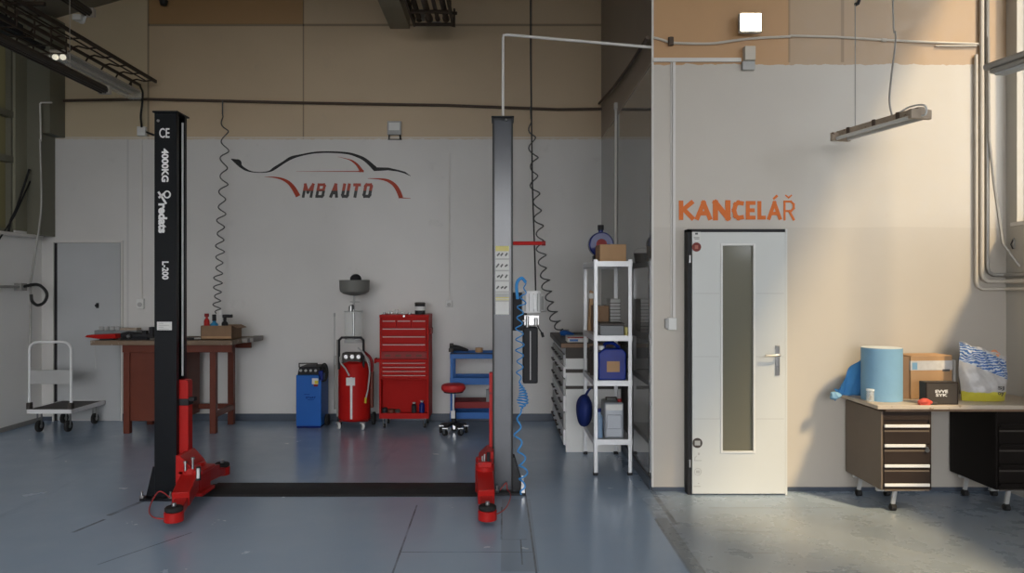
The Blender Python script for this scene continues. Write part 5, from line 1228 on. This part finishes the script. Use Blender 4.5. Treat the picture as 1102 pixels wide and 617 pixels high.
def rack():
    x0, x1, y0, y1 = .743, 1.063, 6.19, 7.0
    zs = [.30, .79, 1.165, 1.785]
    t = thing('shelf_rack', 'grey metal shelf rack against the grey side wall of the office', 'shelf', ((x0+x1)/2, (y0+y1)/2, 0))
    w = .032
    for x, sx in ((x0, 1), (x1, -1)):
        for y, sy in ((y0, 1), (y1, -1)):
            m = MB(); m.box(min(x, x+sx*w), max(x, x+sx*w), min(y, y+sy*.003), max(y, y+sy*.003), .012, 1.80); m.box(min(x, x+sx*.003), max(x, x+sx*.003), min(y, y+sy*w), max(y, y+sy*w), .012, 1.80)
            p = m.build('post', 'galv', t)
            MB().box(min(x-sx*.003, x+sx*(w+.003)), max(x-sx*.003, x+sx*(w+.003)), min(y-sy*.003, y+sy*(w+.003)), max(y-sy*.003, y+sy*(w+.003)), 0, .022).build('foot', 'black_matt', p)
    for z in zs:
        m = MB(); h = .045
        m.box(x0+.003, x1-.003, y0-.004, y0-.001, z-h, z).box(x0+.003, x1-.003, y1+.001, y1+.004, z-h, z).box(x0-.004, x0-.001, y0+.003, y1-.003, z-h, z).box(x1+.001, x1+.004, y0+.003, y1-.003, z-h, z).box(x0+.004, x1-.004, y0+.004, y1-.004, z-.012, z-.004)
        m.build('shelf_board', 'galv', t)
    z = zs[3]-.003
    # things on the shelves
    def carton(lab, a, b, y, d, z, h, mt='card', tape=True, grp=None):
        c = thing('cardboard_box', lab, 'box', ((a+b)/2, y+d/2, z)); MB().box(a, b, y, y+d, z, z+h).build('carton', mt, c, .004)
        if tape: MB().box((a+b)/2-.02, (a+b)/2+.02, y-.0015, y+d, z+h, z+h+.0015).build('tape', 'tape', c)
        return c
    yy = 6.24
    carton('brown cardboard box on top of the shelf rack', PX(645.5, yy), PX(674, yy), yy, .3, z, PZ(263, yy)-z)
    c = thing('grey_bucket', 'small grey bucket behind the cardboard box on the rack top', 'bucket', (1.0, 6.6, z)); MB().lathe((1.0, 6.88, z), [(0, 0), (.06, 0), (.075, .10), (.07, .10), (.056, .006), (0, .006)], 20).build('pail', 'case', c); MB().tube([(1.0+.075*math.cos(a), 6.88, z+.10+.05*math.sin(a)) for a in [PI*i/10 for i in range(11)]], .003, 5).build('pail_handle', 'steel', c)
    # navy round canister lying upright with black cap and red emblem
    y = 6.72; xc = PX(646.5, y); zc = PZ(263.5, y); r = .112
    c = thing('round_canister', 'round navy canister with black cap and red label on the rack top', 'canister', (xc, y, z))
    RT = Matrix.Rotation(PI/2, 3, 'X')
    MB().lathe((xc, y+.06, zc), [(0, 0), (r*.9, 0), (r, .015), (r, .105), (r*.9, .12), (0, .12)], 40, RT).build('body', 'navy', c)
    MB().cyl((xc, y, zc+r-.005), (xc, y, zc+r+.03), .022).build('neck', 'navy', c); MB().cyl((xc, y, zc+r+.02), (xc, y, zc+r+.065), .028).build('cap', 'black_matt', c)
    MB().lathe((xc, y-.061, zc), [(0, 0), (.048, 0), (.048, .002), (0, .002)], 28, RT).build('red_label', 'red_dull', c)
    MB().box(xc-.07, xc+.07, y-.05, y+.05, z, zc-r+.012).build('foot', 'black_matt', c, .004)
    z = zs[2]-.003
    carton('brown carton with a white label at the back of the second shelf', .80, .93, 6.62, .28, z, .24, 'card_dark')
    c = thing('grey_tray_box', 'flat grey plastic case at the front of the second shelf', 'case', (.94, 6.3, z))
    MB().box(PX(646, 6.22), PX(671.5, 6.22), 6.22, 6.5, z, z+.085).build('case_body', 'greytray', c, .006); MB().box(PX(645.5, 6.22), PX(672, 6.22), 6.215, 6.505, z+.085, z+.105).build('case_lid', 'case', c, .004)
    tag(MB().box(PX(672.5, 6.24), PX(675.7, 6.24), 6.24, 6.32, z, z+.07).build('yellow_carton', 'yellow', bev=.003), 'little pale yellow carton beside the flat grey case', 'box')
    c = thing('lidded_bin', 'pale wire bin standing on the back right of the second shelf', 'bin', (1.0, 6.85, z)); MB().box(.95, 1.045, 6.7, 6.95, z, z+.30).build('bin_body', 'greyp', c, .006)
    m = MB()
    for k in range(9): m.box(.948, 1.046, 6.697, 6.70, z+.02+k*.03, z+.026+k*.03)
    m.build('rib', 'case', c)
    c = thing('paper_bag', 'tall brown paper bag at the back left of the second shelf', 'bag', (.80, 6.8, z)); MB().prism([(.775, z), (.795, z+.36), (.80, z+.38), (.835, z+.36), (.85, z)], 6.92, 6.985, 'XZ').build('bag_body', 'card', c, .006)
    MB().box(.787, .845, 6.915, 6.92, z+.30, z+.35).build('white_label', 'label', c)
    tag(MB().box(.76, .99, 6.94, 6.985, z+.385, z+.405).build('wooden_strip', 'edgewood'), 'dark wooden strip lying over the bags on the second shelf', 'strip') if False else None
    z = zs[1]-.003
    # blue jerrycan
    y = 6.23; a, b = PX(644, y), PX(674, y); h = .285
    c = thing('jerrycan', 'dark blue plastic jerrycan on the third shelf of the rack', 'jerrycan', ((a+b)/2, y+.12, z))
    MB().prism([(a, z+.005), (a+.01, z), (b-.01, z), (b, z+.005), (b, z+h*.80), (b-.03, z+h*.93), (a+.05, z+h*.93), (a, z+h*.80)], y, y+.24, 'XZ').build('body', 'bluejug', c, .016, 3)
    MB().tube(smoothpts([(a+.06, y+.12, z+h*.92), (a+.075, y+.12, z+h*1.05), (a+.14, y+.12, z+h*1.06), (b-.04, y+.12, z+h*.92)], 5), .014, 10).build('carry_handle', 'bluejug', c)
    MB().cyl((a+.032, y+.06, z+h*.88), (a+.032, y+.06, z+h*1.0), .026).build('cap', 'whitep', c)
    MB().box(a+.07, b-.055, y-.003, y+.002, z+.07, z+.16).build('label_patch', 'card', c, .001)
    m = MB(); m.bar((a+.035, y-.002, z+.05), (a+.035, y-.002, z+h*.72), .014, .01, (0, 1, 0)); m.bar((b-.028, y-.002, z+.05), (b-.028, y-.002, z+h*.72), .014, .01, (0, 1, 0)); m.build('moulded_rib', 'bluejug', c)
    for i, (px, h_, lab) in enumerate(((640, .22, 'dark can at the back left of the third shelf, nearer one'), (637.5, .24, 'dark can at the back left of the third shelf, farther one'))):
        yb = 6.62+i*.2; tag(MB().lathe((.80, yb, z), [(0, 0), (.04, 0), (.04, h_*.8), (.02, h_*.9), (.02, h_), (0, h_)], 16).build('can', 'case'), lab, 'can')
    z = zs[0]-.003
    y = 6.24; a, b = PX(650.5, y), PX(671.5, y); h = PZ(431, y)-z
    c = thing('jerrycan', 'silver-grey upright jerrycan on the lowest shelf of the rack', 'jerrycan', ((a+b)/2, y+.12, z))
    MB().box(a, b, y, y+.24, z, z+h-.02).build('body', 'silver', c, .018, 3); MB().box(a+.02, b-.02, y-.004, y+.01, z+.08, z+h-.12).build('front_panel', 'silver', c, .006)
    MB().box(a+.012, b-.012, y-.003, y+.01, z+h-.085, z+h-.035).build('white_band', 'label', c, .002); MB().tube([(a+.03, y+.12, z+h-.03), (a+.03, y+.12, z+h+.006), (b-.05, y+.12, z+h+.006), (b-.03, y+.12, z+h-.03)], .009, 8).build('carry_handle', 'case', c)
    MB().cyl((b-.03, y+.05, z+h-.025), (b-.03, y+.05, z+h+.005), .018).build('cap', 'red_dull', c)
    x = PX(644.2, 6.28)
    c = thing('bottle', 'pale blue bottle beside the silver-grey jerrycan', 'bottle', (x, 6.3, z)); MB().lathe((x+.003, 6.3, z), [(0, 0), (.036, 0), (.036, .17), (.018, .20), (.018, .215), (0, .215)], 20).build('body', mat('pale_blue_bottle', (.20, .30, .44), .35), c); MB().lathe((x+.003, 6.3, z+.215), [(0, 0), (.021, 0), (.021, .03), (0, .03)], 14).build('cap', 'navy', c)
    # navy bag hanging at the left side of the rack
    y = 6.55; xc = PX(630, y); zc = PZ(441, y)
    c = thing('hanging_bag', 'round navy blue bag hanging at the left side of the rack', 'bag', (xc, y, zc-.15))
    m = MB(); m.lathe((xc-.01, y, zc), [(0, -.155), (.045, -.135), (.075, -.08), (.082, 0), (.075, .07), (.05, .115), (.02, .13), (0, .132)], 28, Matrix.Diagonal((.9, 1.5, 1)))
    for v in m.bm.verts: q = v.co; k_ = math.sin(q.z*60+q.y*30)*.004+math.sin(q.y*90)*.003; v.co.x += k_; v.co.z += k_*.6
    m.build('bag_body', 'navy_bag', c, sub=1); MB().tube(smoothpts([(xc, y-.03, zc+.12), (xc+.03, y-.02, zc+.17), (xc+.05, y, zc+.19), (xc+.03, y+.03, zc+.17), (xc, y+.04, zc+.12)], 5), .006, 6).build('strap', 'navy_bag', c)
    MB().box(xc+.018, xc+.05, y-.16, y-.13, zc-.16, zc-.02).build('pale_pocket', 'greyp', c, .006) if False else None
rack()

def desk():
    y0, y1 = 5.165, 5.70; zt = .752
    x0 = PX(909, 5.70)
    a = thing('worktop', 'long stained beige worktop resting on two dark drawer units', 'worktop', (3.2, 5.43, zt-.045))
    MB().box(x0-.033, XR-.01, y0-.035, y1, zt-.028, zt).build('board', 'top_beige', a, .003); MB().box(x0+.03, XR-.01, y0-.02, y1-.02, zt-.045, zt-.028).build('under_board', 'edgewood', a)
    def ped(x0, x1, lab, dark):
        c = thing('drawer_unit', lab, 'drawer unit', ((x0+x1)/2, (y0+y1)/2, 0), 'dark drawer units under the beige worktop')
        z0, z1 = .158, zt-.046
        m = MB(); m.box(x0, x0+.016, y0, y1, z0, z1).build('side_panel', 'vdark' if dark else 'sidebrown', c, .003)
        MB().box(x1-.016, x1, y0, y1, z0, z1).build('side_panel', 'vdark' if dark else 'dbrown', c, .003)
        MB().box(x0+.016, x1-.016, y0+.012, y1, z0, z1).build('body', 'vdark' if dark else 'dbrown', c)
        MB().box(x0+.016, x1-.016, y0+.004, y0+.012, z1-.062, z1).build('top_rail', 'vdark' if dark else 'dbrown', c)
        zz = [PZ(525, y0), PZ(502, y0), PZ(481, y0), PZ(460, y0), z1-.062+.0]
        zz = [z0+.012, PZ(506, y0), PZ(485, y0), PZ(463, y0), z1-.05]
        hb = [523.2, 502.7, 481, 459.8]
        zz = [z0+.004]+[PZ(p+1.8-2.4, y0)+.006 for p in hb]
        for k in range(4):
            zb = zz[0] if k == 0 else PZ(hb[k-1]-2.6, y0)
            ztp = PZ(hb[k]-2.2, y0)
            if ztp-zb < .02: zb = z0+.004
            d = MB().box(x0+.018, x1-.018, y0-.006, y0+.012, zb+.004, ztp-.002).build('drawer', 'vdark' if dark else 'dbrown', c, .003)
            MB().box(x0+.020, x1-.020 if k != 2 else x1-.05, y0-.018, y0-.006, PZ(hb[k]+.2, y0), PZ(hb[k]-3.0, y0)).build('drawer_handle', 'vdark' if dark else 'alu', d, .002)
            MB().box(x0+.02, x1-.02, y0-.009, y0-.004, PZ(hb[k]+5, y0), PZ(hb[k]+3.4, y0)).build('grip_lip', 'case' if dark else 'sidebrown', d)
        if not dark: MB().cyl((x1-.04, y0-.02, PZ(482, y0)), (x1-.04, y0, PZ(482, y0)), .010).cyl((x1-.038, y0-.02, PZ(484.5, y0)), (x1-.038, y0-.012, PZ(484.5, y0)), .014).build('lock', 'chrome', c)
        MB().box(x0, x1-.02, y0+.05, y0+.08, z0-.022, z0-.001).box(x0+.01, x1-.02, y1-.12, y1-.09, z0-.022, z0-.001).box(x0+.09, x0+.12, y0+.05, y1-.1, z0-.022, z0-.001).build('base_rail', 'steel_clean', c)
        for x, y in ((x0+.115, y0+.065), (x0+.05, y1-.105), (x1-.09, y1-.105)):
            l = MB().bar((x+.018, y, z0-.02), (x-.006, y-.012, .045), .016, .026, (1, 0, 0)).build('leg', 'steel_clean', c)
            MB().cyl((x-.022, y-.012, .024), (x+.012, y-.012, .024), .024, seg=18).build('caster_wheel', 'rubber', l)
    ped(PX(948, y0), PX(1002.5, y0), 'dark brown drawer unit with pale handles under the left end of the worktop', False)
    ped(PX(1022, y1), XR-.09, 'blackish drawer unit with dark handles in the right corner', True)
    z = zt+.0006
    # blue paper roll
    y = 5.40; xc = PX(948.8, y); r = .137; h = PZ(374.5, y)-z
    c = thing('paper_roll', 'large blue paper towel roll standing on the worktop', 'paper roll', (xc, y, z))
    MB().lathe((xc, y, z), [(.03, 0), (r, 0), (r, h), (r*.9, h+.001), (.03, h+.001), (.03, 0)], 56).build('roll', 'paper_blue', c)
    MB().lathe((xc, y, z), [(.031, h+.001), (r-.002, h+.001), (r-.002, h+.004), (.031, h+.004)], 56).build('end_layers', 'paper_end', c)
    # loose end of the paper falling behind the roll over the left edge
    m = MB(); cols = []
    path = [(xc+.02, y+r+.002, h*.92, 0), (xc-.06, y+r+.005, h*.88, .0), (PX(925, 5.57), 5.56, h*.72, 0), (PX(915, 5.60), 5.58, h*.58, 0), (PX(908, 5.62), 5.585, h*.40, 0), (PX(904, 5.62), 5.59, h*.22, 0), (PX(900.5, 5.6), 5.58, h*.13, 0), (PX(897, 5.58), 5.56, h*.14, 0)]
    sp = smoothpts([Vector((p[0], p[1], p[2])) for p in path], 5); rows = []
    for i, p in enumerate(sp):
        f = i/(len(sp)-1); row = []
        for k in range(9):
            u = k/8; lo = .0 if f < .75 else .0-(f-.75)*.16
            zz = z+.003+lo+(p.z-lo)*u; row.append(m.bm.verts.new((p.x+.006*math.sin(u*7+f*9), p.y+.010*math.sin(f*22+u*4), zz)))
        rows.append(row)
    for a_, b_ in zip(rows, rows[1:]):
        for k in range(8): m._f([a_[k], b_[k], b_[k+1], a_[k+1]])
    o = m.build('loose_sheet', 'paper_sheet', c); s_ = o.modifiers.new('th', 'SOLIDIFY'); s_.thickness = .003
    m = MB(); q = Vector((PX(900, 5.5), 5.52, zt+.01)); m.ball(q, .035, (1.2, 1, .8), 12, 8)
    for v in m.bm.verts: v.co += Vector((math.sin(v.co.z*150), math.cos(v.co.x*170), math.sin(v.co.y*160)))*.006
    m.build('crumpled_end', 'paper_blue', c)
    # little clear jar
    x, y = 2.607, 5.30
    c = thing('glass_jar', 'tiny clear jar in front of the blue paper roll', 'jar', (x, y, z)); MB().lathe((x, y, z), [(0, 0), (.026, 0), (.026, .075), (.023, .075), (.023, .004), (0, .004)], 20).build('glass', 'clear', c); MB().lathe((x, y, z+.076), [(0, 0), (.028, 0), (.028, .012), (0, .012)], 20).build('lid', 'paper_end', c)
    MB().cyl((x, y, z+.01), (x+.004, y, z+.05), .006).build('content', 'ink', c)
    # cardboard box with clear tape, turned a little
    c = thing('cardboard_box', 'taped cardboard box behind the blue roll and the dark case', 'box', (3.14, 5.5, z))
    R = Matrix.Translation((PX(980, 5.42), 5.42, z)) @ Matrix.Rotation(.10, 4, 'Z'); bw, bd, bh = .325, .19, PZ(383, 5.42)-z
    MB().box(0, bw, 0, bd, 0, bh, R).build('carton', 'card', c, .004)
    MB().box(-.001, bw+.001, -.0025, bd+.001, bh*.66, bh*.88, R).build('tape_band', 'tape', c)
    MB().box(bw*.76, bw*.93, -.004, -.002, bh*.63, bh*.68, R).build('print', 'ink', c); MB().box(.01, .05, -.004, -.002, bh*.68, bh*.84, R).build('blue_print', 'paper_blue', c)
    MB().box(-.055, -.001, .01, bd-.01, 0, bh*.97, R).build('side_flap', 'card_dark', c, .003)
    tag(MB().box(PX(1026.5, 5.45), PX(1029, 5.45), 5.45, 5.6, z, PZ(388, 5.45), None).build('upright_board', 'label', bev=.002), 'thin white board standing between the taped box and the plastic bag', 'board')
    # dark case with white lettering
    y = 5.17; a0, a1 = PX(996.5, y), PX(1031, y)
    c = thing('tool_case', 'small charcoal case with white lettering on the worktop', 'case', ((a0+a1)/2, y+.04, z))
    zc = PZ(411.5, y); MB().box(a0, a1, y, y+.09, z, zc).build('case_body', 'case', c, .006)
    m = MB(); w = .006
    m.box(a0, a1, y-.003, y+.001, zc-w, zc).box(a0, a1, y-.003, y+.001, z, z+w).box(a0, a0+w, y-.003, y+.001, z+w, zc-w).box(a1-w, a1, y-.003, y+.001, z+w, zc-w); m.build('case_rim', 'dbrown', c)
    m = MB(); glyphs(m, 'EVVE', (PX(1006.5, y), y, PZ(423.2, y)), (PX(1020, y)-PX(1006.5, y), 0, 0), (0, 0, PZ(419.8, y)-PZ(423.2, y)), th=.002, off=.03); glyphs(m, 'SYK', (PX(1007, y), y, PZ(427, y)), (PX(1019.5, y)-PX(1007, y), 0, 0), (0, 0, PZ(423.9, y)-PZ(427, y)), th=.002, off=.03); m.build('lettering', 'letter_white', c)
    # red tool
    y = 5.16; x = PX(995, y)
    c = thing('red_tool', 'small red hand tool lying on the worktop beside the dark case', 'tool', (x, y, z))
    MB().tube(smoothpts([(x-.045, y, z+.016), (x-.015, y-.01, z+.024), (x+.02, y, z+.022), (x+.05, y+.0, z+.014)], 4), [.012, .015, .018, .02, .022, .023, .022, .02, .018, .015, .013, .012, .010], 10).box(x-.04, x+.03, y-.02, y+.015, z, z+.02).build('grip', mat('coral_plastic', (.62, .10, .07), .45), c)
    MB().tube([(x+.05, y, z+.012), (x+.085, y-.005, z+.010)], .009, 8).build('tip', 'case', c)
    # plastic bag
    y = 5.36; a0, a1 = PX(1032, y), PX(1083.5, y); zt1, zt2 = PZ(368, y), PZ(384, y)
    c = thing('plastic_bag', 'white and blue printed plastic bag with yellow bottom in the right corner', 'bag', ((a0+a1)/2, y, z))
    s = Sh('printed_bag'); geo = s.N.new('ShaderNodeNewGeometry'); sp_ = s.N.new('ShaderNodeSeparateXYZ'); s.L.new(geo.outputs['Position'], sp_.inputs[0]); X, Z = sp_.outputs[0], sp_.outputs[2]
    dgl = s.add(Z, s.mul(s.math('SUBTRACT', X, a0), .42)); n_ = s.noise(14, 6, .6); wv = s.N.new('ShaderNodeTexWave'); wv.inputs['Scale'].default_value = 16; wv.inputs['Distortion'].default_value = 12; wv.inputs['Detail'].default_value = 3
    wv.bands_direction = 'Z'; s.L.new(s.co, wv.inputs['Vector'])
    blue = s.mix(s.gt(wv.outputs['Fac'], .62), (.045, .13, .36), (.50, .56, .62))
    base = s.mix(n_, (.38, .37, .36), (.58, .56, .55))
    inb = s.mul(s.gt(dgl, zt1-.135), s.lt(dgl, zt1+.0))
    colr = s.mix(inb, base, blue); colr = s.mix(s.math('LESS_THAN', Z, s.add(z+.045, s.mul(n_, .04))), colr, (.55, .50, .06))
    bagm = s.done(colr, .3, n_, .5)
    m = MB(); nu, nv = 40, 28; rnd = random.Random(5)
    for side in (-1, 1):
        g = []
        for j in range(nv+1):
            v = j/nv; row = []
            for i in range(nu+1):
                u = i/nu; top = zt1+(zt2-zt1)*u+.006*math.sin(u*19)
                zz = z+(top-z)*v
                ww = 1-.10*(1-v)**3; ins = .06*(1-v)**2*(1 if u > .5 else .4)
                xx = a0+(a1-a0)*(.5+(u-.5)*(1-.10*(1-v)**5)) - .006*math.sin(v*9)*(1 if u > .5 else -1)
                bulge = (.085*(1-(2*u-1)**4))*(1-.72*v**1.6)*(.55+.45*min(1, v*6+.0))
                wr = .006*math.sin(u*23+v*9)+.005*math.sin(u*11-v*27)+.003*math.sin(u*51+v*40)
                row.append(m.bm.verts.new((xx, y+side*(bulge+.003)+wr*(.3+v)*(1-(2*u-1)**6), zz)))
            g.append(row)
        for j in range(nv):
            for i in range(nu): m._f([g[j][i], g[j][i+1], g[j+1][i+1], g[j+1][i]])
    bmesh.ops.remove_doubles(m.bm, verts=m.bm.verts, dist=.008) if False else None
    m.build('bag_skin', bagm, c, ang=80)
    m = MB(); glyphs(m, 'SJ', (PX(1071, 5.3), y-.088, PZ(420, 5.3)), (.045, 0, 0), (0, 0, .03), th=.002, off=.01); glyphs(m, 'oy', (PX(1071, 5.3), y-.088, PZ(426, 5.3)), (.045, 0, 0), (0, 0, .03), th=.002, off=.01)
    m.build('lettering', 'ink', c)
    m = MB(); 
    for dx, dz, r_ in ((0, 0, .032), (.04, .01, .036), (.075, -.012, .03), (.03, .035, .024)): m.ball((PX(1066, y)+dx, y+.005, PZ(385, y)+dz), r_, (1, .7, .9), 10, 7)
    m.build('orange_wrapper', 'peach', c)
desk()

SKY_SIDE, SKY_GATE = .6, 7.0
SKY_TOP = 2.6

# ================================================================== LIGHT AND CAMERA
wd = bpy.data.worlds.new('daylight'); sc.world = wd; wd.use_nodes = True
N, L = wd.node_tree.nodes, wd.node_tree.links; bg = N['Background']
tc = N.new('ShaderNodeTexCoord'); sp = N.new('ShaderNodeSeparateXYZ'); L.new(tc.outputs['Generated'], sp.inputs[0])
rp = N.new('ShaderNodeMapRange'); rp.inputs[1].default_value = -.70; rp.inputs[2].default_value = -.94; rp.inputs[3].default_value = SKY_SIDE; rp.inputs[4].default_value = SKY_GATE
rz = N.new('ShaderNodeMapRange'); rz.inputs[1].default_value = .70; rz.inputs[2].default_value = .95; rz.inputs[4].default_value = SKY_TOP; L.new(sp.outputs[2], rz.inputs[0])
ad = N.new('ShaderNodeMath'); L.new(rz.outputs[0], ad.inputs[1]); L.new(sp.outputs[1], rp.inputs[0]); L.new(rp.outputs[0], ad.inputs[0]); L.new(ad.outputs[0], bg.inputs[1]); bg.inputs[0].default_value = (.97, .975, 1., 1)
def portal(name, loc, rot, sx, sy):
    l = bpy.data.lights.new(name, 'AREA'); l.shape = 'RECTANGLE'; l.size = sx; l.size_y = sy; l.cycles.is_portal = True
    o = bpy.data.objects.new(name, l); o.location = loc; o.rotation_euler = rot; COL.objects.link(o)
portal('gateway_portal', (-.75, -6.8, 2.1), (PI/2, 0, 0), 8.3, 4.2)
for k_, (a, b) in enumerate(((-1.9, .70), (.94, 5.60))):
    portal('window_portal', (XR+.2, (a+b)/2, 3.63), (PI/2, 0, PI/2), b-a, 3.14)
sl = bpy.data.lights.new('low_sun', 'SUN'); sl.energy = 5.0; sl.angle = math.radians(6); sl.color = (1., .73, .41)
so = bpy.data.objects.new('low_sun', sl); so.rotation_euler = Vector((-.38, .56, -.73)).to_track_quat('-Z', 'Y').to_euler(); COL.objects.link(so)

cam = bpy.data.cameras.new('camera'); cam.sensor_width = 36; cam.lens = F/1102*36
cam.shift_x = (551-VX)/1102; cam.shift_y = (VY-308.5)/1102
co = bpy.data.objects.new('camera', cam); co.location = (0, 0, CZ); co.rotation_euler = (PI/2, 0, 0); COL.objects.link(co); sc.camera = co
sc.view_settings.view_transform = 'Standard'; sc.view_settings.look = 'None'; sc.view_settings.gamma = 1; sc.view_settings.use_curve_mapping = False
sc.view_settings.exposure = .3
sc.cycles.use_denoising = True; sc.cycles.max_bounces = 8; sc.cycles.diffuse_bounces = 5
sc.cycles.caustics_reflective = False; sc.cycles.caustics_refractive = False
